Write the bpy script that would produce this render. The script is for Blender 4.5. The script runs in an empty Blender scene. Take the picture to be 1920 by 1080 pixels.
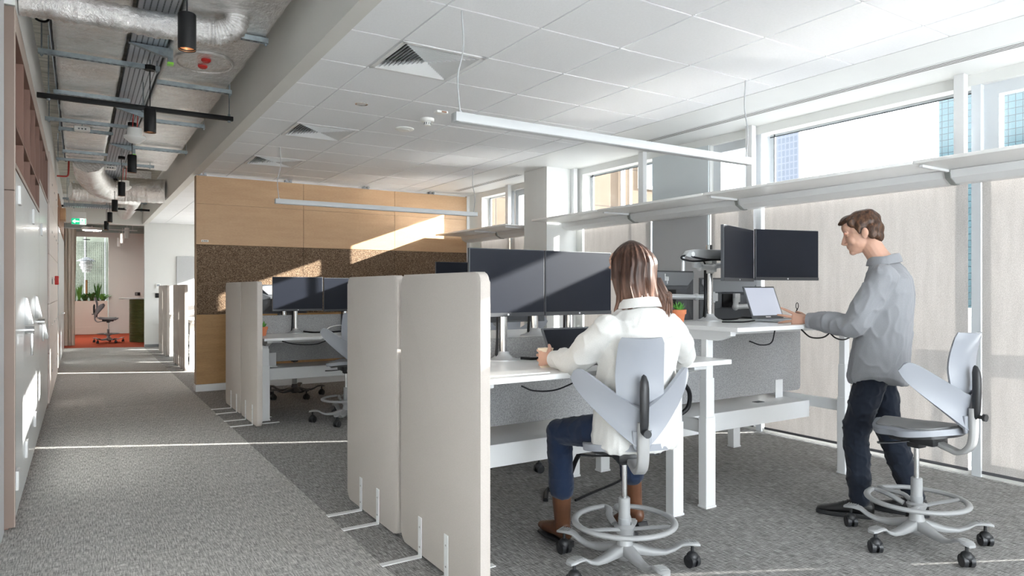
import bpy, bmesh, math, random
from mathutils import Vector, Matrix, noise as mnoise
random.seed(7)
S = bpy.context.scene
COL = S.collection
R = math.radians
PI = math.pi

# ---------------------------------------------------------------- camera
cam_d = bpy.data.cameras.new('camera')
cam_d.lens = 24.0
cam_d.sensor_width = 36.0
cam_d.shift_y = 0.00104
cam_d.clip_end = 1500
cam = bpy.data.objects.new('camera', cam_d)
cam.location = (0, 0, 1.35)
cam.rotation_euler = (R(90), 0, -R(32.326))
COL.objects.link(cam)
S.camera = cam

# ---------------------------------------------------------------- exposure
S.view_settings.view_transform = 'Standard'
S.view_settings.look = 'None'
S.view_settings.gamma = 1.0
S.view_settings.use_curve_mapping = False
S.view_settings.exposure = 1.88
S.cycles.max_bounces = 14
S.cycles.diffuse_bounces = 8
S.cycles.glossy_bounces = 5
S.cycles.transmission_bounces = 8
S.cycles.transparent_max_bounces = 16
S.cycles.caustics_reflective = True
S.cycles.sample_clamp_indirect = 0.0
S.cycles.blur_glossy = 0.15
S.cycles.use_denoising = True

# ---------------------------------------------------------------- sky: pale, thin cloud
W = bpy.data.worlds.new('sky')
S.world = W
W.use_nodes = True
nt = W.node_tree
nt.nodes.clear()
wo = nt.nodes.new('ShaderNodeOutputWorld')
bg = nt.nodes.new('ShaderNodeBackground')
tc = nt.nodes.new('ShaderNodeTexCoord')
mp = nt.nodes.new('ShaderNodeMapping')
mp.inputs['Scale'].default_value = (1.0, 1.0, 4.0)
nz = nt.nodes.new('ShaderNodeTexNoise')
nz.inputs['Scale'].default_value = 2.2
nz.inputs['Detail'].default_value = 5
cr = nt.nodes.new('ShaderNodeValToRGB')
cr.color_ramp.elements[0].position = 0.35
cr.color_ramp.elements[0].color = (0.80, 0.87, 0.97, 1)
cr.color_ramp.elements[1].position = 0.62
cr.color_ramp.elements[1].color = (1.0, 0.99, 0.97, 1)
nt.links.new(tc.outputs['Generated'], mp.inputs['Vector'])
nt.links.new(mp.outputs['Vector'], nz.inputs['Vector'])
nt.links.new(nz.outputs['Fac'], cr.inputs['Fac'])
nt.links.new(cr.outputs['Color'], bg.inputs['Color'])
bg.inputs['Strength'].default_value = 3.4
nt.links.new(bg.outputs['Background'], wo.inputs['Surface'])

# ---------------------------------------------------------------- sun through the right-hand windows
SUN_DIR = Vector((-1.0, 0.50, -0.366)).normalized()
sun_d = bpy.data.lights.new('sun', 'SUN')
sun_d.energy = 9.0
sun_d.angle = R(0.55)
sun_d.color = (1.0, 0.95, 0.88)
sun = bpy.data.objects.new('sun', sun_d)
sun.rotation_euler = SUN_DIR.to_track_quat('-Z', 'Y').to_euler()
sun.location = (20, -10, 12)
COL.objects.link(sun)

# ---------------------------------------------------------------- materials
MATS = {}
def mat(name, col, rough=0.6, metal=0.0, noise=0.0, nscale=40.0, bump=0.0, bscale=None,
        stretch=(1, 1, 1), spec=0.5, alpha=None, emit=None, estr=0.0, coat=0.0, trans=0.0, sheen=0.0):
    if name in MATS:
        return MATS[name]
    m = bpy.data.materials.new(name)
    m.use_nodes = True
    n = m.node_tree.nodes
    L = m.node_tree.links
    b = n['Principled BSDF']
    c = (*col, 1) if len(col) == 3 else col
    b.inputs['Base Color'].default_value = c
    b.inputs['Roughness'].default_value = rough
    b.inputs['Metallic'].default_value = metal
    b.inputs['Specular IOR Level'].default_value = spec
    b.inputs['Coat Weight'].default_value = coat
    b.inputs['Sheen Weight'].default_value = sheen
    if trans:
        b.inputs['Transmission Weight'].default_value = trans
    if emit:
        b.inputs['Emission Color'].default_value = (*emit, 1)
        b.inputs['Emission Strength'].default_value = estr
    if noise or bump:
        t = n.new('ShaderNodeTexCoord')
        mpn = n.new('ShaderNodeMapping')
        mpn.inputs['Scale'].default_value = stretch
        L.new(t.outputs['Object'], mpn.inputs['Vector'])
    if noise:
        a = n.new('ShaderNodeTexNoise')
        a.inputs['Scale'].default_value = nscale
        a.inputs['Detail'].default_value = 4
        L.new(mpn.outputs['Vector'], a.inputs['Vector'])
        r = n.new('ShaderNodeValToRGB')
        r.color_ramp.elements[0].position = 0.3
        r.color_ramp.elements[1].position = 0.7
        r.color_ramp.elements[0].color = tuple(max(0, v * (1 - noise)) for v in c[:3]) + (1,)
        r.color_ramp.elements[1].color = tuple(min(1, v * (1 + noise)) for v in c[:3]) + (1,)
        L.new(a.outputs['Fac'], r.inputs['Fac'])
        L.new(r.outputs['Color'], b.inputs['Base Color'])
    if bump:
        a2 = n.new('ShaderNodeTexNoise')
        a2.inputs['Scale'].default_value = bscale or nscale
        a2.inputs['Detail'].default_value = 4
        L.new(mpn.outputs['Vector'], a2.inputs['Vector'])
        bu = n.new('ShaderNodeBump')
        bu.inputs['Strength'].default_value = bump
        bu.inputs['Distance'].default_value = 0.01
        L.new(a2.outputs['Fac'], bu.inputs['Height'])
        L.new(bu.outputs['Normal'], b.inputs['Normal'])
    MATS[name] = m
    return m

def nodes(name):
    m = bpy.data.materials.new(name)
    m.use_nodes = True
    MATS[name] = m
    return m, m.node_tree.nodes, m.node_tree.links, m.node_tree.nodes['Principled BSDF']

def ramp(n, stops):
    r = n.new('ShaderNodeValToRGB')
    e = r.color_ramp.elements
    while len(e) > len(stops):
        e.remove(e[-1])
    while len(e) < len(stops):
        e.new(0.5)
    for i, (p, c) in enumerate(stops):
        e[i].position = p
        e[i].color = (*c, 1)
    return r

def noise_n(n, L, src, scale, stretch=(1, 1, 1), detail=4, rough=0.5):
    mpn = n.new('ShaderNodeMapping')
    mpn.inputs['Scale'].default_value = stretch
    L.new(src, mpn.inputs['Vector'])
    a = n.new('ShaderNodeTexNoise')
    a.inputs['Scale'].default_value = scale
    a.inputs['Detail'].default_value = detail
    a.inputs['Roughness'].default_value = rough
    L.new(mpn.outputs['Vector'], a.inputs['Vector'])
    return a.outputs['Fac']

def math_n(n, L, op, a, b=None, c=None):
    m = n.new('ShaderNodeMath')
    m.operation = op
    for i, v in enumerate((a, b, c)):
        if v is None:
            continue
        if isinstance(v, (int, float)):
            m.inputs[i].default_value = v
        else:
            L.new(v, m.inputs[i])
    return m.outputs[0]

def mixc(n, L, fac, a, b, mode='MIX'):
    m = n.new('ShaderNodeMix')
    m.data_type = 'RGBA'
    m.blend_type = mode
    for s, v in ((0, fac), (6, a), (7, b)):
        if isinstance(v, (int, float)):
            m.inputs[s].default_value = v
        elif isinstance(v, tuple):
            m.inputs[s].default_value = (*v, 1)
        else:
            L.new(v, m.inputs[s])
    return m.outputs[2]

# ---------------------------------------------------------------- mesh builder
class MB:
    def __init__(s):
        s.bm = bmesh.new()
        s.mi = 0
    def _tag(s, faces):
        for f in faces:
            f.material_index = s.mi
            f.smooth = True
    def quadmesh(s, verts, faces):
        vs = [s.bm.verts.new(v) for v in verts]
        out = []
        for f in faces:
            try:
                out.append(s.bm.faces.new([vs[i] for i in f]))
            except ValueError:
                pass
        s._tag(out)
        return vs, out
    def box(s, x0, x1, y0, y1, z0, z1, bev=0.0, seg=2, M=None):
        V = [(x0, y0, z0), (x1, y0, z0), (x1, y1, z0), (x0, y1, z0), (x0, y0, z1), (x1, y0, z1), (x1, y1, z1), (x0, y1, z1)]
        if M is not None:
            V = [M @ Vector(v) for v in V]
        vs, fs = s.quadmesh(V, [(3, 2, 1, 0), (4, 5, 6, 7), (0, 1, 5, 4), (1, 2, 6, 5), (2, 3, 7, 6), (3, 0, 4, 7)])
        if bev > 0:
            ed = list({e for f in fs for e in f.edges})
            r = bmesh.ops.bevel(s.bm, geom=ed, offset=bev, segments=seg, affect='EDGES', profile=0.5)
            s._tag(r['faces'])
        return s
    def rings(s, rings, closed=True, cap=True):
        """list of rings (lists of points), joined into a tube"""
        vv = [[s.bm.verts.new(p) for p in r] for r in rings]
        n = len(vv[0])
        out = []
        for a, b in zip(vv[:-1], vv[1:]):
            for i in range(n if closed else n - 1):
                j = (i + 1) % n
                out.append(s.bm.faces.new((a[i], a[j], b[j], b[i])))
        if cap and closed:
            out.append(s.bm.faces.new(list(reversed(vv[0]))))
            out.append(s.bm.faces.new(vv[-1]))
        s._tag(out)
        return s
    def tube(s, pts, r, n=10, flat=None, up=None, cap=True):
        """sweep an ellipse along pts; r number or list; flat = (a, b) scale of the two axes"""
        P = [Vector(p) for p in pts]
        rr = r if isinstance(r, (list, tuple)) else [r] * len(P)
        ref = Vector(up) if up else None
        rings = []
        prev = None
        for i, p in enumerate(P):
            t = (P[min(i + 1, len(P) - 1)] - P[max(i - 1, 0)]).normalized()
            if ref is not None:
                a = ref - t * ref.dot(t)
                if a.length < 1e-4:
                    a = t.orthogonal()
                a.normalize()
            elif prev is None:
                a = t.orthogonal().normalized()
            else:
                a = prev - t * prev.dot(t)
                a = a.normalized() if a.length > 1e-5 else t.orthogonal().normalized()
            prev = a
            b = t.cross(a)
            ra = rb = rr[i] if not isinstance(rr[i], (tuple, list)) else 0
            if isinstance(rr[i], (tuple, list)):
                ra, rb = rr[i]
            if flat:
                ra, rb = ra * flat[0], rb * flat[1]
            rings.append([p + a * (ra * math.cos(2 * PI * k / n)) + b * (rb * math.sin(2 * PI * k / n)) for k in range(n)])
        return s.rings(rings, cap=cap)
    def cyl(s, p0, p1, r, r2=None, n=20, cap=True):
        return s.tube([p0, p1], [r, r if r2 is None else r2], n=n, cap=cap)
    def lathe(s, prof, n=32, c=(0, 0, 0), cap=True):
        rings = [[(c[0] + r * math.cos(2 * PI * k / n), c[1] + r * math.sin(2 * PI * k / n), c[2] + z) for k in range(n)] for r, z in prof]
        return s.rings(rings, cap=cap)
    def prism(s, poly, z0, z1, M=None, bev=0.0):
        M = M or Matrix()
        n = len(poly)
        V = [M @ Vector((x, y, z0)) for x, y in poly] + [M @ Vector((x, y, z1)) for x, y in poly]
        F = [tuple(range(n - 1, -1, -1)), tuple(range(n, 2 * n))] + [(i, (i + 1) % n, n + (i + 1) % n, n + i) for i in range(n)]
        vs, fs = s.quadmesh(V, F)
        if bev:
            ed = list(fs[0].edges) + list(fs[1].edges)
            r = bmesh.ops.bevel(s.bm, geom=ed, offset=bev, segments=2, affect='EDGES', profile=0.5)
            s._tag(r['faces'])
        return s
    def sheet(s, grid, thick=0.0):
        """grid[i][j] of points -> surface with thickness along its normal"""
        ni, nj = len(grid), len(grid[0])
        G = [[Vector(p) for p in r] for r in grid]
        if thick:
            N = []
            for i in range(ni):
                row = []
                for j in range(nj):
                    du = G[min(i + 1, ni - 1)][j] - G[max(i - 1, 0)][j]
                    dv = G[i][min(j + 1, nj - 1)] - G[i][max(j - 1, 0)]
                    c = du.cross(dv)
                    row.append(c.normalized() if c.length > 1e-9 else Vector((0, 0, 1)))
                N.append(row)
        top = [[s.bm.verts.new(G[i][j]) for j in range(nj)] for i in range(ni)]
        out = []
        for i in range(ni - 1):
            for j in range(nj - 1):
                out.append(s.bm.faces.new((top[i][j], top[i + 1][j], top[i + 1][j + 1], top[i][j + 1])))
        if thick:
            bot = [[s.bm.verts.new(G[i][j] - N[i][j] * thick) for j in range(nj)] for i in range(ni)]
            for i in range(ni - 1):
                for j in range(nj - 1):
                    out.append(s.bm.faces.new((bot[i][j + 1], bot[i + 1][j + 1], bot[i + 1][j], bot[i][j])))
            for i in range(ni - 1):
                out.append(s.bm.faces.new((top[i + 1][0], top[i][0], bot[i][0], bot[i + 1][0])))
                out.append(s.bm.faces.new((top[i][-1], top[i + 1][-1], bot[i + 1][-1], bot[i][-1])))
            for j in range(nj - 1):
                out.append(s.bm.faces.new((top[0][j], top[0][j + 1], bot[0][j + 1], bot[0][j])))
                out.append(s.bm.faces.new((top[-1][j + 1], top[-1][j], bot[-1][j], bot[-1][j + 1])))
        s._tag(out)
        return s
    def ball(s, c, r, M=None, u=20, v=12):
        rx, ry, rz = r if isinstance(r, (tuple, list)) else (r, r, r)
        rot = M or Matrix.Identity(3)
        c = Vector(c)
        rings = []
        for i in range(1, v):
            th = PI * i / v
            rings.append([c + rot @ Vector((rx * math.sin(th) * math.cos(2 * PI * k / u), ry * math.sin(th) * math.sin(2 * PI * k / u), -rz * math.cos(th))) for k in range(u)])
        vv = [[s.bm.verts.new(p) for p in r_] for r_ in rings]
        out = []
        for a, b in zip(vv[:-1], vv[1:]):
            for i in range(u):
                j = (i + 1) % u
                out.append(s.bm.faces.new((a[i], a[j], b[j], b[i])))
        b0 = s.bm.verts.new(c + rot @ Vector((0, 0, -rz)))
        t0 = s.bm.verts.new(c + rot @ Vector((0, 0, rz)))
        for i in range(u):
            j = (i + 1) % u
            out.append(s.bm.faces.new((b0, vv[0][j], vv[0][i])))
            out.append(s.bm.faces.new((t0, vv[-1][i], vv[-1][j])))
        s._tag(out)
        return s
    def mesh(s, name, angle=38, flat=False):
        me = bpy.data.meshes.new(name)
        bmesh.ops.recalc_face_normals(s.bm, faces=s.bm.faces)
        s.bm.to_mesh(me)
        s.bm.free()
        if flat:
            for p in me.polygons:
                p.use_smooth = False
        else:
            me.set_sharp_from_angle(angle=R(angle))
        return me
    def build(s, name, mats, parent=None, angle=38, flat=False, loc=None, rot=None):
        me = s.mesh(name, angle, flat)
        for m in (mats if isinstance(mats, (list, tuple)) else [mats]):
            me.materials.append(m)
        o = bpy.data.objects.new(name, me)
        COL.objects.link(o)
        if parent is not None:
            o.parent = parent
        if loc:
            o.location = loc
        if rot:
            o.rotation_euler = rot
        return o

def tag(o, label, cat, group=None, kind=None):
    o['label'] = label
    o['category'] = cat
    if group:
        o['group'] = group
    if kind:
        o['kind'] = kind
    return o

def struct(o, label=None):
    o['kind'] = 'structure'
    if label:
        o['label'] = label
    return o

def thing(name, label, cat, loc=(0, 0, 0), rz=0.0, group=None):
    o = bpy.data.objects.new(name, None)
    o.empty_display_size = 0.1
    COL.objects.link(o)
    o.location = loc
    o.rotation_euler = (0, 0, rz)
    return tag(o, label, cat, group)

def copy_tree(o, parent=None):
    c = o.copy()
    COL.objects.link(c)
    c.parent = parent
    for ch in list(o.children):
        copy_tree(ch, c)
    return c

def dup(src, loc, rz, label, group=None):
    c = copy_tree(src)
    c.location = loc
    c.rotation_euler = (0, 0, rz)
    c['label'] = label
    if group:
        c['group'] = group
    return c

def arc(cx, cy, r, a0, a1, n):
    return [(cx + r * math.cos(R(a0 + (a1 - a0) * i / n)), cy + r * math.sin(R(a0 + (a1 - a0) * i / n))) for i in range(n + 1)]

def roundrect(x0, x1, y0, y1, r, n=5):
    return arc(x1 - r, y1 - r, r, 0, 90, n) + arc(x0 + r, y1 - r, r, 90, 180, n) + arc(x0 + r, y0 + r, r, 180, 270, n) + arc(x1 - r, y0 + r, r, 270, 360, n)

def smooth_path(pts, n=6):
    """Catmull-Rom through pts"""
    P = [Vector(p) for p in pts]
    P = [P[0] * 2 - P[1]] + P + [P[-1] * 2 - P[-2]]
    out = []
    for i in range(1, len(P) - 2):
        a, b, c, d = P[i - 1:i + 3]
        for k in range(n):
            t = k / n
            out.append(0.5 * ((2 * b) + (c - a) * t + (2 * a - 5 * b + 4 * c - d) * t * t + (3 * b - a - 3 * c + d) * t ** 3))
    out.append(P[-2])
    return out
YZ = Matrix(((0, 0, 1, 0), (1, 0, 0, 0), (0, 1, 0, 0), (0, 0, 0, 1)))   # prism (a,b,h) -> (h, a, b)
XZ = Matrix(((1, 0, 0, 0), (0, 0, 1, 0), (0, 1, 0, 0), (0, 0, 0, 1)))   # prism (a,b,h) -> (a, h, b)
# ================================================================ MATERIALS OF THE PLACE
white_paint = mat('white_paint', (0.74, 0.745, 0.735), 0.55, noise=0.015, nscale=3)
wall_paint = mat('wall_paint', (0.71, 0.715, 0.70), 0.6, noise=0.015, nscale=2)
beam_paint = mat('beam_paint', (0.66, 0.645, 0.61), 0.65, noise=0.02, nscale=2)
grey_paint = mat('grey_paint', (0.62, 0.64, 0.655), 0.5)
tile_mat = mat('ceiling_tile', (0.80, 0.805, 0.82), 0.8, noise=0.02, nscale=60, bump=0.1, bscale=120)
metal_white = mat('white_powder_coat', (0.72, 0.725, 0.73), 0.38)
frame_grey = mat('grey_window_frame', (0.60, 0.63, 0.66), 0.4)
dark_seal = mat('dark_seal', (0.06, 0.07, 0.08), 0.5)
chrome = mat('brushed_steel', (0.72, 0.72, 0.72), 0.25, metal=1.0)
galv = mat('galvanised_steel', (0.27, 0.31, 0.33), 0.4, metal=0.7, noise=0.18, nscale=25)
black_metal = mat('black_metal', (0.010, 0.010, 0.011), 0.5, spec=0.25)
black_plastic = mat('black_plastic', (0.010, 0.010, 0.012), 0.5, spec=0.25)

# glass: thin pane that lets the sun through
glass, n, L, b = nodes('window_glass')
n.remove(b)
out = n['Material Output']
tr = n.new('ShaderNodeBsdfTransparent'); tr.inputs['Color'].default_value = (0.95, 0.97, 0.97, 1)
gl = n.new('ShaderNodeBsdfGlossy'); gl.inputs['Roughness'].default_value = 0.02
fr = n.new('ShaderNodeFresnel'); fr.inputs['IOR'].default_value = 1.3
mx = n.new('ShaderNodeMixShader')
ge = n.new('ShaderNodeNewGeometry')
L.new(math_n(n, L, 'MULTIPLY', fr.outputs[0], math_n(n, L, 'SUBTRACT', 1.0, ge.outputs['Backfacing'])), mx.inputs[0]); L.new(tr.outputs[0], mx.inputs[1]); L.new(gl.outputs[0], mx.inputs[2])
L.new(mx.outputs[0], out.inputs['Surface'])

# roller blind: woven translucent screen
blind_mat, n, L, b = nodes('blind_fabric')
n.remove(b)
out = n['Material Output']
g = n.new('ShaderNodeTexCoord')
f1 = noise_n(n, L, g.outputs['Object'], 210, (1, 1, 0.75), 3)
f2 = noise_n(n, L, g.outputs['Object'], 6, (1, 3.0, 0.5), 4)
f = math_n(n, L, 'ADD', math_n(n, L, 'MULTIPLY', f1, 0.75), math_n(n, L, 'MULTIPLY', f2, 0.25))
r1 = ramp(n, [(0.3, (0.47, 0.445, 0.43)), (0.7, (0.76, 0.73, 0.71))])
L.new(f, r1.inputs['Fac'])
tl = n.new('ShaderNodeBsdfTranslucent'); L.new(r1.outputs['Color'], tl.inputs['Color'])
df = n.new('ShaderNodeBsdfDiffuse'); L.new(r1.outputs['Color'], df.inputs['Color'])
m1 = n.new('ShaderNodeMixShader'); m1.inputs[0].default_value = 0.86
L.new(tl.outputs[0], m1.inputs[1]); L.new(df.outputs[0], m1.inputs[2])
tr = n.new('ShaderNodeBsdfTransparent')
m2 = n.new('ShaderNodeMixShader'); m2.inputs[0].default_value = 0.05
L.new(m1.outputs[0], m2.inputs[1]); L.new(tr.outputs[0], m2.inputs[2])
L.new(m2.outputs[0], out.inputs['Surface'])

# carpet tiles: heathered weave, lighter planks in the walkway, darker under the desks
carpet, n, L, b = nodes('carpet_tiles')
g = n.new('ShaderNodeTexCoord')
P = g.outputs['Object']
sx = n.new('ShaderNodeSeparateXYZ'); L.new(P, sx.inputs[0])
a1 = noise_n(n, L, P, 1.0, (170, 15, 1), 3, 0.6)
a2 = noise_n(n, L, P, 1.0, (15, 170, 1), 3, 0.6)
a3 = noise_n(n, L, P, 1.0, (300, 300, 1), 2, 0.5)
wv = math_n(n, L, 'ADD', math_n(n, L, 'MULTIPLY', a1, 0.45), math_n(n, L, 'ADD', math_n(n, L, 'MULTIPLY', a2, 0.30), math_n(n, L, 'MULTIPLY', a3, 0.25)))
cmb = n.new('ShaderNodeCombineXYZ')
L.new(math_n(n, L, 'FLOOR', math_n(n, L, 'MULTIPLY', math_n(n, L, 'ADD', sx.outputs[0], -1.25 + 10), 2.0)), cmb.inputs[0])
L.new(math_n(n, L, 'FLOOR', math_n(n, L, 'MULTIPLY', sx.outputs[1], 1.0)), cmb.inputs[1])
wn = n.new('ShaderNodeTexWhiteNoise'); wn.noise_dimensions = '3D'; L.new(cmb.outputs[0], wn.inputs['Vector'])
big = noise_n(n, L, P, 0.8, (1, 1, 1), 2)
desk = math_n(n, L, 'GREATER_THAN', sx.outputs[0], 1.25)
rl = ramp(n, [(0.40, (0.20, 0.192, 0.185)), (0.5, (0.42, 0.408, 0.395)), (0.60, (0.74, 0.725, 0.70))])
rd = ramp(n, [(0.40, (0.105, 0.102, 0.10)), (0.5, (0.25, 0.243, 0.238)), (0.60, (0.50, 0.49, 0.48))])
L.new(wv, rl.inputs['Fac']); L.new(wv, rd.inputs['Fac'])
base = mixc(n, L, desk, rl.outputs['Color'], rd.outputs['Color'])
tone = math_n(n, L, 'ADD', math_n(n, L, 'MULTIPLY', wn.outputs['Value'], 0.12), 0.94)
cb = n.new('ShaderNodeCombineXYZ')
for i in range(3): L.new(tone, cb.inputs[i])
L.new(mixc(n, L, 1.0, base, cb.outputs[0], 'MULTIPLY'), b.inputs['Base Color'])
b.inputs['Roughness'].default_value = 0.95
b.inputs['Specular IOR Level'].default_value = 0.15
bu = n.new('ShaderNodeBump'); bu.inputs['Strength'].default_value = 0.5; bu.inputs['Distance'].default_value = 0.006
L.new(wv, bu.inputs['Height']); L.new(bu.outputs['Normal'], b.inputs['Normal'])

red_carpet = mat('red_carpet', (0.42, 0.085, 0.045), 0.95, noise=0.12, nscale=90, spec=0.1)

# concrete slab with board marks
concrete, n, L, b = nodes('board_marked_concrete')
g = n.new('ShaderNodeTexCoord')
f = noise_n(n, L, g.outputs['Object'], 3.0, (1, 4, 1), 6, 0.65)
r1 = ramp(n, [(0.3, (0.26, 0.245, 0.205)), (0.7, (0.62, 0.595, 0.52))])
L.new(f, r1.inputs['Fac']); L.new(r1.outputs['Color'], b.inputs['Base Color'])
b.inputs['Roughness'].default_value = 0.85

# ================================================================ ROOM SHELL
XW = 5.45        # inner face of the window wall
ZC = 2.90        # suspended ceiling
fl_ = MB(); fl_.box(-0.9, 5.75, -4.2, 25.5, -0.15, 0.0)
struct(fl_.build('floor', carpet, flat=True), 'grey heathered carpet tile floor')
rf = MB()
rf.prism([(-0.36, 18.7)] + [(-0.36 + 1.61 * i / 10, 18.62 - 0.62 * (i / 10) ** 2 - 0.1 * math.sin(PI * i / 10)) for i in range(11)] + [(1.27, 18.0), (1.27, 18.2), (5.4, 18.2), (5.4, 23.75), (-0.36, 23.75)], 0.0, 0.008)
struct(rf.build('floor', red_carpet, flat=True), 'red carpet floor at the far end of the corridor')

# suspended tile ceiling: real tiles with grooves between them, tegular edges
def make_tile_ceiling():
    m = MB()
    xs = [1.345] + [1.697 + 0.6165 * k - 0.6165 * 0 for k in range(0, 5)] + [4.515]
    xs = [1.345, 1.694, 2.316, 2.940, 3.572, 4.200, 4.515]
    ys = [2.105 + 0.6165 * k for k in range(-11, 26)]
    ys = [-4.1] + [y for y in ys if y > -4.1] + [17.98]
    holes = [(1, 3), (1, 7), (1, 10)]          # vents replace these tiles, as (column, row counted from y=2.105)
    g = 0.0065
    for i in range(len(xs) - 1):
        for j in range(len(ys) - 1):
            k = round((ys[j] - 2.105) / 0.6165)
            if (i, k) in holes:
                continue
            m.box(xs[i] + g, xs[i + 1] - g, ys[j] + g, ys[j + 1] - g, ZC, ZC + 0.02)
    m.mi = 1
    # grid of T-bars just above the tile faces
    for x in xs:
        m.box(x - 0.012, x + 0.012, -4.1, 17.98, ZC + 0.006, ZC + 0.03)
    for y in ys:
        m.box(xs[0], xs[-1], y - 0.012, y + 0.012, ZC + 0.0075, ZC + 0.028)
    m.mi = 2
    m.box(1.3, 5.62, -4.15, 18.0, ZC + 0.30, ZC + 0.33)
    return m
tb = mat('ceiling_grid', (0.62, 0.63, 0.64), 0.5)
struct(make_tile_ceiling().build('ceiling', [tile_mat, tb, white_paint], flat=True), 'white suspended tile ceiling over the desks')
m = MB(); m.box(4.525, 5.62, -4.15, 18.0, ZC, ZC + 0.05)
struct(m.build('ceiling', white_paint, flat=True), 'plain white ceiling margin beside the windows')
m = MB(); m.box(-0.95, 1.36, -4.2, 18.1, 3.45, 3.6); m.box(-0.95, 5.4, 18.1, 25.6, 3.45, 3.6)
struct(m.build('ceiling', concrete, flat=True), 'raw concrete slab above the corridor')

# corridor bulkhead (beam) and the cross beam at the end
m = MB(); m.box(1.235, 1.335, -4.1, 18.0, 2.86, 3.45)
struct(m.build('trim_1', beam_paint, flat=True), 'beige bulkhead between corridor and desk ceiling')
m = MB(); m.box(-0.31, 1.27, 18.0, 18.25, 2.83, 3.45)
struct(m.build('trim_2', beam_paint, flat=True), 'beige cross beam at the end of the corridor')
m = MB(); m.box(1.3, 1.345, -4.1, 17.98, 2.885, 2.9)
struct(m.build('trim_3', white_paint, flat=True))
# left side
m = MB(); m.box(-0.95, -0.355, -4.1, 4.69, 0, 3.45)
struct(m.build('wall_left', grey_paint, flat=True), 'pale grey wall at the left edge')
m = MB(); m.box(-0.95, -0.305, 4.69, 17.95, 2.93, 3.37)
m.box(-0.95, -0.42, 17.95, 24.2, 0, 3.45); m.box(-0.95, -0.74, 4.69, 17.95, 0, 2.93)
struct(m.build('wall_left', white_paint, flat=True), 'white plaster band above the cabinets')
# end walls
m = MB(); m.box(1.27, 5.62, 18.0, 18.15, 0.0, 3.45)
struct(m.build('wall_back', wall_paint, flat=True), 'white end wall behind the far desks')
m = MB()
m.box(0.72, 5.4, 23.8, 23.95, 0, 3.45)
m.box(-0.42, 0.72, 23.8, 23.95, 2.9, 3.45)
m.box(5.3, 5.4, 18.15, 23.8, 0, 3.45)
struct(m.build('wall_back', wall_paint, flat=True), 'white wall beyond the red carpet')
m = MB(); m.box(-0.42, 0.70, 23.62, 23.8, 0, 1.0, bev=0.004); m.box(-0.42, 0.70, 23.60, 23.63, 0.02, 0.24, bev=0.003)
pinkish = mat('blush_panel', (0.70, 0.62, 0.56), 0.6)
struct(m.build('trim_4', pinkish, flat=True), 'blush coloured low wall holding the plants')
# unseen end wall behind the viewpoint, glazed to flood the room with sky light
m = MB(); m.box(-0.95, 5.75, -4.35, -4.2, 2.95, 3.6); m.box(-0.95, 5.75, -4.35, -4.2, -0.15, 0.05)
for x in (-0.36, 1.1, 2.55, 4.0, 5.45):
    m.box(x - 0.03, x + 0.03, -4.3, -4.22, 0.05, 2.95)
struct(m.build('wall_front', wall_paint, flat=True), 'unseen end wall behind the viewpoint, glazed for extra sky light')
m = MB(); m.box(-0.36, 5.45, -4.27, -4.262, 0.05, 2.95)  # unseen glazing added to let in fill light from the sky
struct(m.build('window_16', glass, flat=True))
m = MB(); m.box(1.55, 5.45, 17.975, 18.0, 0, 0.06); m.box(1.27, 1.56, 17.975, 18.0, 0, 0.06)
struct(m.build('baseboard_back', mat('dark_skirting', (0.18, 0.19, 0.2), 0.5), flat=True))

# ---- window wall: openings full height to z 2.82 (y0, y1, casement?)
OPEN = [(-4.0, -2.3, 0), (-2.2, -0.8, 1), (-0.75, 0.78, 0), (0.86, 2.335, 1), (2.40, 4.20, 0), (4.30, 4.82, 1), (5.655, 6.92, 0),
        (7.7, 8.60, 1), (8.66, 9.52, 0), (10.1, 11.4, 0), (11.5, 12.2, 1), (13.2, 14.6, 0), (14.7, 15.3, 1), (16.0, 17.7, 0)]
ZH = 2.82
m = MB()
m.box(XW, 5.62, -4.2, 18.0, ZH, ZC)
prev = -4.2
for y0, y1, c in OPEN:
    if y0 - prev > 0.12:
        m.box(XW, 5.62, prev, y0, 0, ZH)
    prev = y1
m.box(XW, 5.62, prev, 18.0, 0, ZH)
m.box(5.47, 5.62, -4.2, 18.0, -0.02, 0.035)
struct(m.build('wall_right', wall_paint, flat=True), 'window wall with full height openings')
# thin mullions between neighbouring openings
m = MB()
for y0, y1 in ((-0.8, -0.75), (0.78, 0.85), (2.335, 2.398), (4.20, 4.262), (8.60, 8.66), (11.4, 11.5), (14.6, 14.7), (-2.3, -2.2)):
    m.box(XW, XW + 0.045, y0, y1, 0, ZH, bev=0.003)
    m.box(5.612, 5.64, y0 - 0.02, y1, 0, ZH)
struct(m.build('trim_5', frame_grey, flat=True), 'grey mullions between the windows')
# solid panel between the windows
m = MB(); m.box(5.436, 5.452, 4.832, 5.643, 0.02, ZH + 0.004, bev=0.002)
struct(m.build('wall_right', mat('panel_grey', (0.60, 0.64, 0.66), 0.45), flat=True), 'solid pale grey infill panel between two windows')
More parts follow.
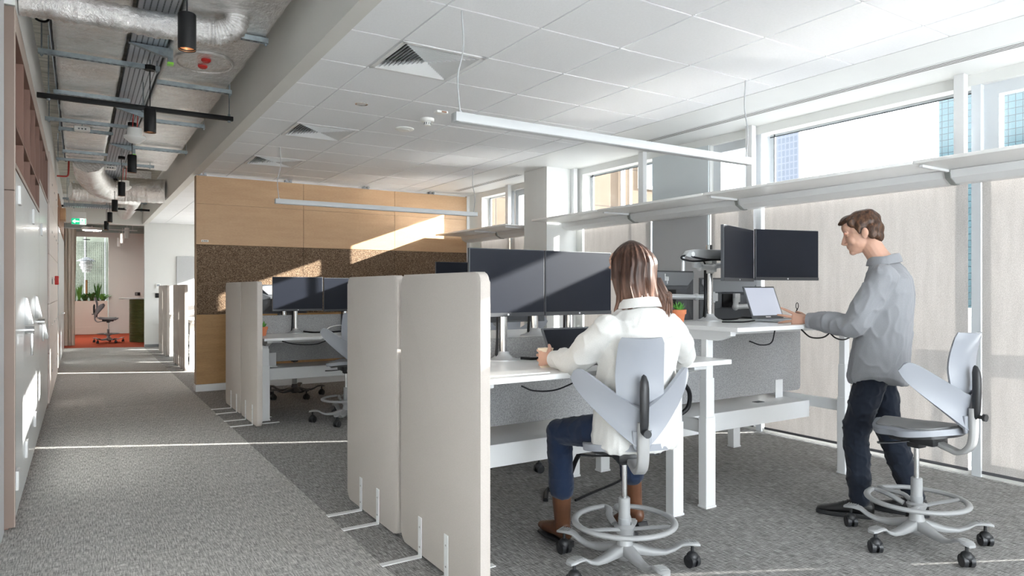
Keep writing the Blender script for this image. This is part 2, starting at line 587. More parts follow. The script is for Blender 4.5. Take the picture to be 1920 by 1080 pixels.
# column and pier beside it
m = MB(); m.box(4.985, 5.5, 7.055, 7.575, 0, ZC)
struct(m.build('wall_right', wall_paint, flat=True), 'square white column standing in front of the window wall')
for i, (y0, y1, c) in enumerate(OPEN):
    f = MB()
    t = 0.045 if not c else 0.095
    xa, xb = (5.585, 5.61) if not c else (5.50, 5.575)
    e0 = 0 if not c else 0.0
    f.box(xa, xb, y0, y1, ZH - (0.02 if not c else 0.085), ZH)
    f.box(xa, xb, y0, y1, 0.035, 0.035 + t)
    zt_ = ZH - (0.02 if not c else 0.085)
    f.box(xa, xb, y0, y0 + (0.02 if not c else t), 0.035 + t, zt_)
    f.box(xa, xb, y1 - t, y1, 0.035 + t, zt_)
    if y0 in (5.655,):
        f.box(5.56, 5.584, y0 + 0.28, y0 + 0.33, 0.08, ZH - 0.03)
    wf = struct(f.build('window_%d' % (i + 1), frame_grey, flat=True))
    gp = MB(); gp.box(5.592, 5.598, y0 + 0.005, y1 - 0.005, 0.04, ZH - 0.002)
    gp.build('pane', glass, wf, flat=True)
# dark seal line along head of big windows
m = MB()
m.box(5.578, 5.588, 2.40, 4.20, ZH - 0.026, ZH - 0.018); m.box(5.578, 5.588, 4.148, 4.156, 0.04, ZH)
m.box(5.578, 5.588, 5.655, 6.92, ZH - 0.026, ZH - 0.018); m.box(5.578, 5.588, 6.87, 6.878, 0.04, ZH)
m.box(5.578, 5.588, 9.46, 9.468, 0.04, ZH)
struct(m.build('trim_6', dark_seal, flat=True))
# window shelf support posts
for (y0, y1) in ((0.86, 0.93), (2.405, 2.475), (4.235, 4.31), (5.71, 5.79), (6.985, 7.05), (8.585, 8.66)):
    m = MB(); m.box(5.36, 5.42, y0, y1, 2.2, ZC, bev=0.003)
    m.cyl((5.361, (y0 + y1) / 2, 2.86), (5.357, (y0 + y1) / 2, 2.86), 0.006, n=10)
    struct(m.build('trim_7', metal_white, flat=True), 'slim white post between window head and light shelf')
# end window at the far end, open to daylight
m = MB()
for x in (-0.42, 0.13, 0.68):
    m.box(x - 0.02, x + 0.02, 25.4, 25.45, 0.0, 3.4)
m.box(-0.42, 0.7, 25.4, 25.45, 0.0, 0.1)
we = struct(m.build('window_15', frame_grey, flat=True))

m = MB(); m.box(-4, 6, 28.0, 28.3, -1.0, 5.0)  # wall added to hold back the bright sky in the far window
struct(m.build('wall_sky_dimmer', mat('sky_dimmer_green', (0.10, 0.115, 0.09), 0.9, noise=0.35, nscale=1.5), flat=True), 'added dark green wall dimming the sky beyond the far window')
m = MB(); m.box(-4, 6, 25.5, 28.0, -0.2, -0.05)
struct(m.build('ground', mat('courtyard_ground', (0.15, 0.17, 0.12), 0.9), flat=True))
# ================================================================ LIGHT SHELF, BLINDS, OUTSIDE
shelf_mat = mat('light_shelf_white', (0.86, 0.86, 0.85), 0.35)
shelf_top = mat('satin_reflector', (0.45, 0.45, 0.46), 0.30, metal=1.0)
def light_shelf(y0, y1, label, joints):
    t = thing('light_shelf', label, 'light shelf', (0, 0, 0), 0, 'light shelves along the window wall')
    t.location = (5.2, y0, 2.19)
    inv = Matrix.Translation((-5.2, -y0, -2.19))
    p = MB()
    cuts = [y0] + joints + [y1]
    for a, b2 in zip(cuts[:-1], cuts[1:]):
        p.box(4.74, 5.436, a + 0.002, b2 - 0.002, 2.190, 2.205, bev=0.003)
        p.box(4.725, 4.745, a + 0.002, b2 - 0.002, 2.188, 2.212, bev=0.004)
    p.bm.transform(inv)
    p.build('shelf_board', shelf_mat, t)
    p = MB()
    for a, b2 in zip(cuts[:-1], cuts[1:]):
        p.box(4.75, 5.43, a + 0.01, b2 - 0.01, 2.2052, 2.2068)
    p.bm.transform(inv)
    p.build('reflector_sheet', shelf_top, t, flat=True)
    f = MB()
    f.prism([(5.17, 2.188), (5.36, 2.188), (5.36, 2.10), (5.25, 2.10), (5.185, 2.135)], y0 + 0.12, y1 - 0.02, M=Matrix(((1, 0, 0, 0), (0, 0, 1, 0), (0, 1, 0, 0), (0, 0, 0, 1))), bev=0.004)
    f.bm.transform(inv)
    f.build('blind_housing', metal_white, t, flat=True)
    for y in [y0 + 0.13] + [j - 0.02 for j in joints]:
        b_ = MB()
        b_.box(4.80, 5.17, y - 0.012, y + 0.012, 2.172, 2.19, bev=0.002)
        b_.bm.transform(inv)
        br = b_.build('bracket', metal_white, t)
        c_ = MB()
        c_.prism([(5.155, 2.187), (5.30, 2.187), (5.30, 2.092), (5.245, 2.094), (5.172, 2.132)], y - 0.012, y + 0.022, M=Matrix(((1, 0, 0, 0), (0, 0, 1, 0), (0, 1, 0, 0), (0, 0, 0, 1))))
        c_.bm.transform(inv)
        c_.build('bracket_cap', mat('cap_dark_grey', (0.22, 0.23, 0.22), 0.5), br)  # end caps are dark grey in their own colour
    return t
light_shelf(-3.9, 7.02, 'long white light shelf projecting from the window wall in front of the column', [-1.4, 0.86, 2.44, 4.27, 5.75])
light_shelf(7.62, 9.72, 'short white light shelf beyond the column next to the wooden partition', [8.62])

def blind(y0, y1, label, x=5.445, z0=0.03, mt=None):
    t = thing('roller_blind', label, 'blind', (x, (y0 + y1) / 2, z0), 0, 'roller blinds on the window wall')
    w = (y1 - y0) / 2
    m = MB(); m.box(-0.0006, 0.0006, -w, w, 0.02, 2.184 - z0)
    m.build('screen', mt or blind_mat, t, flat=True)
    m = MB(); m.box(-0.006, 0.006, -w, w, 0.0, 0.022, bev=0.002)
    m.build('bottom_bar', mat('blind_bar', (0.10, 0.10, 0.11), 0.5), t, flat=True)
blind(-3.95, -2.35, 'roller blind behind the viewpoint nearest the end wall')
blind(-2.2, -0.83, 'roller blind behind the viewpoint')
blind(-0.72, 0.775, 'roller blind just outside the right edge of view')
blind(0.872, 2.325, 'translucent roller blind at the right edge of the photo behind the empty stool')
blind(2.416, 4.16, 'wide translucent roller blind behind the standing man')
blind(4.285, 4.80, 'narrow translucent roller blind between the grey panel and the wide one')
blind(4.84, 5.63, 'opaque mid-grey roller blind over the infill panel behind the raised monitors', x=5.425, mt=mat('grey_blind', (0.50, 0.50, 0.51), 0.8))
blind(5.675, 6.88, 'translucent roller blind between the column and the grey panel')
blind(7.66, 8.595, 'translucent roller blind just beyond the column')
blind(8.685, 9.55, 'translucent roller blind beside the wooden partition')

# slot diffusers in the ceiling margin
for (y0, y1, lb) in ((-2.0, 5.5, 'long slot diffuser in the ceiling margin above the near windows'), (7.75, 9.6, 'short slot diffuser in the ceiling margin beyond the column')):
    t = thing('slot_diffuser', lb, 'air diffuser', (5.03, (y0 + y1) / 2, ZC), 0, 'slot diffusers beside the windows')
    h = (y1 - y0) / 2
    m = MB(); m.box(-0.055, 0.055, -h, h, -0.0035, 0.0, bev=0.001)
    m.build('frame', metal_white, t, flat=True)
    for k in (-0.03, 0.0, 0.03):
        m = MB(); m.box(k - 0.006, k + 0.006, -h + 0.01, h - 0.01, -0.0045, -0.0034)
        m.build('slot', mat('slot_shade', (0.10, 0.09, 0.075), 0.7), t, flat=True)

# ---------------- outside
ground = mat('street_ground', (0.24, 0.24, 0.24), 0.9, noise=0.1, nscale=0.2)
m = MB(); m.box(6.5, 700, -400, 600, -15.2, -15.0)
struct(m.build('ground', ground, flat=True), 'street level far below the windows')
stone, n, L, b = nodes('tan_stone')
g = n.new('ShaderNodeTexCoord')
sep = n.new('ShaderNodeSeparateXYZ'); L.new(g.outputs['Object'], sep.inputs[0])
cb = n.new('ShaderNodeCombineXYZ'); L.new(sep.outputs[0], cb.inputs[0]); L.new(sep.outputs[2], cb.inputs[1])
bk = n.new('ShaderNodeTexBrick'); bk.offset = 0.0
bk.inputs['Scale'].default_value = 1.0
bk.inputs['Brick Width'].default_value = 3.0; bk.inputs['Row Height'].default_value = 1.5
bk.inputs['Mortar Size'].default_value = 0.02
bk.inputs['Color1'].default_value = (0.085, 0.060, 0.040, 1); bk.inputs['Color2'].default_value = (0.077, 0.054, 0.036, 1)
bk.inputs['Mortar'].default_value = (0.03, 0.022, 0.016, 1)
L.new(cb.outputs[0], bk.inputs['Vector'])
nf = noise_n(n, L, g.outputs['Object'], 0.7, (1, 1, 3), 5)
rr = ramp(n, [(0.3, (0.82, 0.80, 0.78)), (0.7, (1, 1, 1))]); L.new(nf, rr.inputs['Fac'])
L.new(mixc(n, L, 1.0, bk.outputs['Color'], rr.outputs['Color'], 'MULTIPLY'), b.inputs['Base Color'])
b.inputs['Roughness'].default_value = 0.9
t = thing('stone_building', 'tan stone building seen through the upper windows', 'building', (15, 24, -15))
m = MB(); m.box(-8.6, 7.6, -4, 18, 0, 32, bev=0.05); m.build('wall', stone, t, flat=True)
bg_ = mat('far_window_glass', (0.12, 0.16, 0.2), 0.1)
for k, x in enumerate((4.2, 6.0)):
    for z in (17.2, 20.3):
        m = MB(); m.box(x - 0.7, x + 0.7, -4.12, -3.98, z, z + 1.9); wn_ = m.build('window', metal_white, t, flat=True)
        m = MB(); m.box(x - 0.6, x - 0.05, -4.16, -4.1, z + 0.12, z + 1.8); m.box(x + 0.05, x + 0.6, -4.16, -4.1, z + 0.12, z + 1.8); m.build('pane', bg_, wn_, flat=True)
m = MB(); m.tube([(2.6, -4.15, 2), (2.6, -4.15, 31)], 0.09, n=10); m.tube([(3.0, -4.15, 2), (3.0, -4.15, 31)], 0.05, n=8); m.build('downpipe', metal_white, t)

def grid_glass(name, col, line, bw, bh, mort, ax=1, rough=0.15):
    g_, n, L, b = nodes(name)
    g = n.new('ShaderNodeTexCoord')
    sep = n.new('ShaderNodeSeparateXYZ'); L.new(g.outputs['Object'], sep.inputs[0])
    cb = n.new('ShaderNodeCombineXYZ')
    L.new(math_n(n, L, 'ADD', sep.outputs[0], sep.outputs[1]), cb.inputs[0]); L.new(sep.outputs[2], cb.inputs[1])
    bk = n.new('ShaderNodeTexBrick'); bk.offset = 0.0
    bk.inputs['Scale'].default_value = 1.0
    bk.inputs['Brick Width'].default_value = bw; bk.inputs['Row Height'].default_value = bh
    bk.inputs['Mortar Size'].default_value = mort
    bk.inputs['Color1'].default_value = (*col, 1); bk.inputs['Color2'].default_value = (*[c * 0.82 for c in col], 1)
    bk.inputs['Mortar'].default_value = (*line, 1)
    L.new(cb.outputs[0], bk.inputs['Vector']); L.new(bk.outputs['Color'], b.inputs['Base Color'])
    b.inputs['Roughness'].default_value = rough
    return g_
t = thing('glass_tower', 'pale blue glass office tower close outside the right-hand windows', 'building', (64, 5, -15))
m = MB(); m.box(-11, 11, 5, 20.5, 0, 85, bev=0.1); m.build('facade', grid_glass('tower_glass', (0.030, 0.062, 0.074), (0.006, 0.014, 0.02), 0.42, 0.46, 0.022), t, flat=True)
m = MB(); m.box(-6, 6, 7, 16, 85, 88); m.build('roof', ground, t, flat=True)
t = thing('glass_tower', 'small distant blue-grey tower at the left of the big upper window', 'building', (224, 160, -15))
m = MB(); m.box(-6, 6, -8, 4.6, 0, 74, bev=0.1); m.build('facade', grid_glass('far_tower_glass', (0.026, 0.035, 0.055), (0.045, 0.052, 0.07), 1.7, 2.4, 0.25, rough=0.4), t, flat=True)
m = MB(); m.box(-6, 1, -8, 1, 74, 77); m.build('roof', mat('roof_grey', (0.4, 0.42, 0.48), 0.8), t, flat=True)
t = thing('low_building', 'pale building outside behind the roller blinds', 'building', (40, 20, -15))
m = MB(); m.box(-6, 6, -20, 30, 0, 15.2, bev=0.1); m.build('wall', mat('pale_render', (0.24, 0.23, 0.22), 0.9), t, flat=True)
t = thing('terrace_railing', 'dark rail outside behind the rightmost roller blind', 'railing', (6.1, 1.2, 0))
m = MB(); m.box(-0.03, 0.03, -3.2, 1.25, 0.98, 1.12); m.build('handrail', frame_grey, t, flat=True)
for y in (-2.6, -1.1, 0.4, 1.1):
    m = MB(); m.box(-0.02, 0.02, y - 0.03, y + 0.03, -0.2, 0.99); m.build('post', frame_grey, t, flat=True)
m = MB(); m.box(5.62, 6.6, -4.2, 18.2, -0.4, -0.06)
struct(m.build('ground', mat('ledge_stone', (0.30, 0.295, 0.285), 0.9), flat=True), 'pale ledge outside the windows')

# ================================================================ WOOD AND CORK PARTITION
def wood_mat(name, c0, c1, sc=1.5):
    m_, n, L, b = nodes(name)
    g = n.new('ShaderNodeTexCoord')
    f1 = noise_n(n, L, g.outputs['Object'], sc, (1, 1, 6), 6, 0.6)
    f2 = noise_n(n, L, g.outputs['Object'], 30, (1, 1, 2.5), 3, 0.5)
    f = math_n(n, L, 'ADD', math_n(n, L, 'MULTIPLY', f1, 0.65), math_n(n, L, 'MULTIPLY', f2, 0.35))
    r = ramp(n, [(0.3, c0), (0.7, c1)]); L.new(f, r.inputs['Fac'])
    L.new(r.outputs['Color'], b.inputs['Base Color'])
    b.inputs['Roughness'].default_value = 0.5
    return m_
ply = wood_mat('birch_plywood', (0.45, 0.27, 0.14), (0.57, 0.365, 0.205))
ply_low = wood_mat('lacquered_plywood', (0.31, 0.165, 0.06), (0.45, 0.26, 0.105), 2.2)
cork, n, L, b = nodes('dark_cork')
g = n.new('ShaderNodeTexCoord')
vo = n.new('ShaderNodeTexVoronoi'); vo.inputs['Scale'].default_value = 130; L.new(g.outputs['Object'], vo.inputs['Vector'])
ns = noise_n(n, L, g.outputs['Object'], 110, (1, 1, 1), 4, 0.7)
sp = n.new('ShaderNodeSeparateColor'); L.new(vo.outputs['Color'], sp.inputs[0])
f = math_n(n, L, 'ADD', math_n(n, L, 'MULTIPLY', sp.outputs[0], 0.5), math_n(n, L, 'MULTIPLY', ns, 0.5))
r = ramp(n, [(0.25, (0.055, 0.028, 0.014)), (0.5, (0.15, 0.093, 0.055)), (0.72, (0.26, 0.18, 0.115)), (0.82, (0.46, 0.37, 0.27))]); L.new(f, r.inputs['Fac'])
L.new(r.outputs['Color'], b.inputs['Base Color']); b.inputs['Roughness'].default_value = 0.9
bu = n.new('ShaderNodeBump'); bu.inputs['Strength'].default_value = 0.4; bu.inputs['Distance'].default_value = 0.005
L.new(ns, bu.inputs['Height']); L.new(bu.outputs['Normal'], b.inputs['Normal'])

YP = 9.79
t = thing('partition_wall', 'full height plywood partition with a band of dark cork and white skirting', 'partition', (3.3, YP, 0))
xs = [1.29, 2.685, 4.07, 5.33]
for i in range(3):
    a, c = xs[i] - 3.3 + 0.002, xs[i + 1] - 3.3 - 0.002
    for (z0, z1, mt, nm, th) in ((0.095, 1.012, ply_low, 'plywood_panel', 0), (1.016, 1.935, cork, 'cork_panel', 0.002), (1.939, 2.475, ply, 'plywood_panel', 0), (2.477, 2.845, ply, 'plywood_panel', 0)):
        m = MB(); m.box(a, c, th, 0.05, z0, z1, bev=0.0012); m.build(nm, mt, t, flat=True)
m = MB(); m.box(xs[0] - 3.3 + 0.003, xs[3] - 3.3, 0.05, 0.13, 0.09, 2.84); m.box(xs[0] - 3.3 - 0.004, xs[0] - 3.3 + 0.003, 0.003, 0.15, 0.09, 2.845); m.build('core', mat('oak_edge', (0.36, 0.24, 0.14), 0.6), t, flat=True)
m = MB(); m.box(xs[0] - 3.3 + 0.003, xs[3] - 3.3, 0.13, 0.16, 0.09, 2.84); m.build('plywood_panel', ply, t, flat=True)
m = MB(); m.box(xs[0] - 3.3 - 0.008, xs[3] - 3.3, -0.006, 0.165, 0.0, 0.092, bev=0.002); m.build('skirting', metal_white, t, flat=True)
m = MB(); m.box(0.735 + 1.285, 2.07, -0.01, 0.1, 1.0, 2.86); m.build('edge_trim', metal_white, t, flat=True)
m = MB(); m.box(xs[0] - 3.3 - 0.01, xs[3] - 3.3, 0.055, 0.105, 2.845, 2.872); m.build('top_track', metal_white, t, flat=True)
for x in (-1.93, -0.82, 0.32, 1.4):
    m = MB()
    m.box(x - 0.05, x + 0.05, 0.02, 0.11, 2.847, 2.865)
    for q in (-0.03, 0.03):
        m.cyl((x + q, 0.0, 2.873), (x + q, 0.1, 2.873), 0.016, n=14)
    m.build('roller_hanger', mat('hanger_steel', (0.3, 0.31, 0.32), 0.35, metal=0.8), t)
# maker's plate, just marks
m = MB(); m.box(-1.95, -1.862, -0.003, 0.001, 1.972, 2.0, bev=0.001); pl = m.build('name_plate', mat('plate_cream', (0.82, 0.8, 0.72), 0.5), t, flat=True)
m = MB()
m.prism([(-1.94, 1.978), (-1.926, 1.978), (-1.933, 1.994)], -0.0045, -0.0025, M=XZ)
x = -1.92
for w_ in (0.007, 0.004, 0.008, 0.005, 0.006, 0.007):
    m.box(x, x + w_ * 0.8, -0.0045, -0.0025, 1.98, 1.992); x += w_ + 0.0015
m.build('plate_print', black_plastic, pl, flat=True)
# ================================================================ CORRIDOR SERVICES
foil, n, L, b = nodes('duct_foil')
g = n.new('ShaderNodeTexCoord')
f1 = noise_n(n, L, g.outputs['Object'], 9, (1, 1.3, 1), 6, 0.65)
f2 = noise_n(n, L, g.outputs['Object'], 38, (1, 0.6, 1), 5, 0.7)
r = ramp(n, [(0.3, (0.72, 0.70, 0.69)), (0.7, (0.96, 0.94, 0.93))]); L.new(f1, r.inputs['Fac'])
L.new(r.outputs['Color'], b.inputs['Base Color'])
b.inputs['Metallic'].default_value = 0.9
b.inputs['Roughness'].default_value = 0.2
fm = math_n(n, L, 'ADD', math_n(n, L, 'MULTIPLY', f1, 1.0), math_n(n, L, 'MULTIPLY', f2, 0.8))
bu = n.new('ShaderNodeBump'); bu.inputs['Strength'].default_value = 0.55; bu.inputs['Distance'].default_value = 0.035
L.new(fm, bu.inputs['Height']); L.new(bu.outputs['Normal'], b.inputs['Normal'])

tray, n, L, b = nodes('perforated_tray')
g = n.new('ShaderNodeTexCoord')
sp = n.new('ShaderNodeSeparateXYZ'); L.new(g.outputs['Object'], sp.inputs[0])
fx = math_n(n, L, 'ABSOLUTE', math_n(n, L, 'SUBTRACT', math_n(n, L, 'FRACT', math_n(n, L, 'MULTIPLY', math_n(n, L, 'ADD', sp.outputs[0], 10), 1 / 0.036)), 0.5))
fy = math_n(n, L, 'ABSOLUTE', math_n(n, L, 'SUBTRACT', math_n(n, L, 'FRACT', math_n(n, L, 'MULTIPLY', math_n(n, L, 'ADD', sp.outputs[1], 50), 1 / 0.024)), 0.5))
hole = math_n(n, L, 'MULTIPLY', math_n(n, L, 'LESS_THAN', fx, 0.12), math_n(n, L, 'LESS_THAN', fy, 0.27))
b.inputs['Base Color'].default_value = (0.42, 0.45, 0.50, 1)
b.inputs['Metallic'].default_value = 0.7
b.inputs['Roughness'].default_value = 0.38
tp = n.new('ShaderNodeBsdfDiffuse'); tp.inputs['Color'].default_value = (0.01, 0.01, 0.012, 1); mx = n.new('ShaderNodeMixShader')  # holes are near-black colour, standing in for the dark space behind the tray
L.new(hole, mx.inputs[0]); L.new(b.outputs[0], mx.inputs[1]); L.new(tp.outputs[0], mx.inputs[2]); L.new(mx.outputs[0], n['Material Output'].inputs['Surface'])

def wob(p, a=0.012, s=4.0):
    return a * mnoise.noise(Vector(p) * s) + a * 0.6 * mnoise.noise(Vector(p) * s * 3.1)
def flat_duct(name, x0, x1, y0, y1, z0, z1, label, yend_taper=0.0):
    m = MB()
    prof = roundrect(x0, x1, z0, z1, 0.03, 3)
    # denser profile
    P2 = []
    for i in range(len(prof)):
        a, c = Vector(prof[i]), Vector(prof[(i + 1) % len(prof)])
        k = max(1, int((c - a).length / 0.05))
        P2 += [a.lerp(c, j / k) for j in range(k)]
    N = int((y1 - y0) / 0.05)
    rr = []
    cx, cz = (x0 + x1) / 2, (z0 + z1) / 2
    for j in range(N + 1):
        y = y0 + (y1 - y0) * j / N
        rr.append([(p.x + wob((p.x * 2, y, p.y), 0.006), y, p.y + wob((p.x, y, 5 + p.y), 0.010)) for p in P2])
    m.rings(rr)
    o = m.build(name, foil, angle=60)
    o.location = (0, 0, 0)
    return tag(o, label, 'duct')
cx = 0
flat_duct('flat_duct', -0.165, 0.285, -3.9, 11.3, 3.15, 3.40, 'wide flat foil-wrapped duct over the left side of the corridor')
flat_duct('flat_duct', 0.2, 1.05, 13.4, 17.8, 3.23, 3.40, 'farthest flat foil-wrapped duct above the exit sign')
flat_duct('flat_duct', 0.56, 1.13, -3.9, 11.6, 3.15, 3.42, 'wide flat foil-wrapped duct over the right side of the corridor beside the bulkhead')
def round_duct(pts, r, label, n=26):
    m = MB()
    P = smooth_path(pts, 14)
    rr = []
    prev = None
    for i, p in enumerate(P):
        t = (P[min(i + 1, len(P) - 1)] - P[max(i - 1, 0)]).normalized()
        a = (prev - t * prev.dot(t)).normalized() if prev is not None else t.orthogonal().normalized()
        prev = a
        c = t.cross(a)
        ring = []
        for k in range(n):
            an = 2 * PI * k / n
            d = a * math.cos(an) + c * math.sin(an)
            q = p + d * r
            ring.append(q + d * (wob(q, 0.011, 9) + 0.004 * math.sin(i * 2.1)))
        rr.append(ring)
    m.rings(rr)
    o = m.build('round_duct', foil, angle=70)
    return tag(o, label, 'duct', 'foil-wrapped round ducts over the corridor')
round_duct([(-0.30, 4.90, 3.035), (-0.05, 4.90, 3.035), (0.25, 4.89, 3.035), (0.5, 4.87, 3.035), (0.70, 4.85, 3.035), (0.80, 4.83, 3.045), (0.865, 4.81, 3.10), (0.875, 4.80, 3.18), (0.875, 4.80, 3.27)], 0.082, 'fat foil-wrapped round duct crossing the corridor nearest the viewpoint and bending up')
round_duct([(0.10, 11.42, 3.20), (0.14, 12.1, 3.08), (0.3, 12.7, 3.0), (0.55, 12.95, 3.0), (0.85, 12.95, 3.0), (1.22, 12.9, 3.0)], 0.20, 'thick foil-wrapped duct elbow turning into the bulkhead farther down the corridor')
round_duct([(-0.14, 13.9, 3.02), (0.1, 13.95, 3.02), (0.5, 14.0, 3.02), (0.8, 14.4, 3.04), (0.85, 15.2, 3.06), (0.85, 17.6, 3.06)], 0.15, 'farthest foil-wrapped round duct running back to the cross beam')
# access hatch under right duct with two red caps
t = thing('duct_hatch', 'oval foil-covered duct access hatch with two red caps', 'duct hatch', (0.83, 5.86, 3.14))
m = MB(); m.tube([(0.205 * math.cos(2 * PI * k / 32), 0.265 * math.sin(2 * PI * k / 32), 0) for k in range(33)], 0.013, n=8); m.build('rim', foil, t)
m = MB(); m.lathe([(0.0, -0.004), (0.19, -0.004), (0.2, 0.02)], n=28); o = m.build('cover', foil, t); o.scale = (1, 1.28, 1)
red_cap = mat('red_cap', (0.55, 0.02, 0.015), 0.45)
for y in (-0.09, 0.085):
    m = MB(); m.lathe([(0.0, -0.022), (0.026, -0.022), (0.036, -0.012), (0.036, 0.0)], n=18, c=(0, y, 0)); m.build('cap', red_cap, t)

# perforated cable tray between the ducts
t = thing('cable_tray', 'perforated galvanised cable tray running between the two flat ducts', 'cable tray', (0.43, 4.0, 3.17))
m = MB(); m.box(-0.115, 0.115, -6.0, 8.8, 0.0, 0.002); m.build('tray_base', tray, t, flat=True)
for x in (-0.115, 0.115):
    m = MB(); m.box(x - 0.002, x + 0.002, -6.0, 8.8, 0, 0.05); m.build('side_rail', galv, t, flat=True)
m = MB(); m.tube(smooth_path([(0.06, -6, 0.02), (0.05, -2, 0.02), (0.07, 3, 0.02), (0.02, 8.7, 0.02)]), 0.012); m.tube(smooth_path([(0.0, -6, 0.018), (-0.03, -1, 0.018), (0.0, 4, 0.018), (-0.04, 8.7, 0.018)]), 0.009)
m.build('cables', black_plastic, t)
# second short tray near the end
t = thing('cable_tray', 'short cable tray on the left just before the cross beam, near the exit sign', 'cable tray', (0.02, 15.3, 2.90))
m = MB(); m.box(-0.28, 0.50, -0.12, 0.12, 0.0, 0.003); m.build('tray_base', tray, t, flat=True)
for y in (-0.12, 0.12):
    m = MB(); m.box(-0.28, 0.50, y - 0.002, y + 0.002, 0, 0.06); m.build('side_rail', galv, t, flat=True)
for x in (-0.2, 0.45):
    m = MB(); m.cyl((x, 0.10, 0), (x, 0.10, 0.55), 0.006, n=8); m.build('drop_rod', galv, t)

# channel brackets (strut rails) with drop rods
def strut(x0, x1, y, z, rods, label, h=0.035):
    t = thing('support_channel', label, 'support channel', ((x0 + x1) / 2, y, z), 0, 'galvanised channels carrying the ducts and tray')
    c = (x0 + x1) / 2
    m = MB()
    m.box(x0 - c, x1 - c, -0.019, 0.019, 0.001, 0.004)
    m.box(x0 - c, x1 - c, -0.02, -0.017, 0.0, h); m.box(x0 - c, x1 - c, 0.017, 0.02, 0.0, h)
    m.mi = 1
    x = x0 - c + 0.03
    while x < x1 - c - 0.03:
        m.box(x, x + 0.025, -0.006, 0.006, -0.0006, 0.0011); x += 0.05
    m.build('channel', [galv, dark_seal], t, flat=True)
    for xr in rods:
        m = MB(); m.cyl((xr - c, 0, -0.02), (xr - c, 0, 3.46 - z), 0.005, n=8)
        m.lathe([(0.0, -0.014), (0.011, -0.014), (0.011, -0.004), (0.02, -0.003), (0.02, 0.0)], n=6, c=(xr - c, 0, 0))
        m.build('drop_rod', galv, t)
strut(-0.262, 0.54, 6.12, 3.09, [-0.24, 0.52], 'channel bracket under the left duct, nearest the viewpoint')
strut(0.55, 1.145, 6.50, 3.09, [1.13], 'channel bracket under the right duct just beyond the red-capped hatch')
strut(0.36, 1.14, 5.08, 3.11, [1.125], 'channel bracket beside the near round duct at the bulkhead')
strut(-0.2, 0.40, 7.35, 3.10, [-0.18], 'channel bracket under the left duct just behind the near black rail')
strut(-0.31, 0.545, 8.5, 3.09, [-0.27, 0.53], 'channel bracket under the left duct above the small white sensor')
strut(0.66, 1.14, 8.02, 3.09, [1.13], 'channel bracket under the right duct behind the second pendant lamp')
strut(-0.20, 0.32, 9.0, 3.10, [-0.19], 'channel bracket under the left duct between the second and third pendant lamps')
strut(0.55, 1.17, 9.66, 3.09, [1.15], 'channel bracket under the right duct behind the third pendant lamp')
strut(-0.19, 0.31, 10.45, 3.10, [-0.18], 'channel bracket under the far left duct before the red pipe')
strut(-0.27, 0.90, 11.05, 3.09, [-0.25, 0.85], 'long channel bracket across both ducts before the duct elbow')
strut(-0.27, 1.10, 15.0, 3.0, [-0.2, 1.05], 'farthest long channel bracket just before the second black rail')
# angled brackets beneath the tray
for y, lb in ((5.75, 'tray bracket nearest the viewpoint'), (7.9, 'tray bracket behind the near black rail'), (9.9, 'tray bracket beyond the third pendant lamp')):
    t = thing('tray_bracket', 'tapered steel ' + lb, 'bracket', (0.43, y, 3.12), 0, 'tapered brackets under the cable tray')
    m = MB(); m.prism([(-0.13, 0.045), (0.15, 0.045), (0.15, -0.02), (0.10, -0.02)], -0.02, 0.02, M=XZ)
    m.build('arm', galv, t, flat=True)
    m = MB(); m.box(0.13, 0.165, -0.022, 0.022, -0.06, 0.33); u = m.build('upright', galv, t, flat=True)
    m = MB(); m.box(0.127, 0.168, -0.026, 0.026, -0.075, -0.058); m.build('end_cap', mat('lime_cap', (0.35, 0.85, 0.08), 0.4), u, flat=True)

# black rails for hanging, on rods
for (y, z, x0, x1, rods, lb) in ((6.82, 2.945, -0.30, 1.215, (-0.22, 0.47, 1.18), 'matt black rail across the corridor behind the first pendant lamp'), (15.7, 2.95, -0.30, 1.20, (-0.1, 0.45, 1.05), 'matt black rail across the corridor next to the exit sign')):
    t = thing('black_rail', lb, 'rail', ((x0 + x1) / 2, y, z), 0, 'black rails across the corridor')
    c = (x0 + x1) / 2
    m = MB(); m.box(x0 - c, x1 - c, -0.02, 0.02, -0.02, 0.02, bev=0.003); m.build('rail', black_metal, t)
    for xr in rods:
        m = MB(); m.cyl((xr - c, 0, -0.03), (xr - c, 0, 3.46 - z), 0.005, n=8); m.lathe([(0, -0.038), (0.014, -0.036), (0.014, -0.02), (0, -0.02)], n=8, c=(xr - c, 0, 0)); m.lathe([(0, 0.02), (0.012, 0.02), (0.012, 0.04), (0, 0.042)], n=8, c=(xr - c, 0, 0))
        m.build('drop_rod', galv, t)

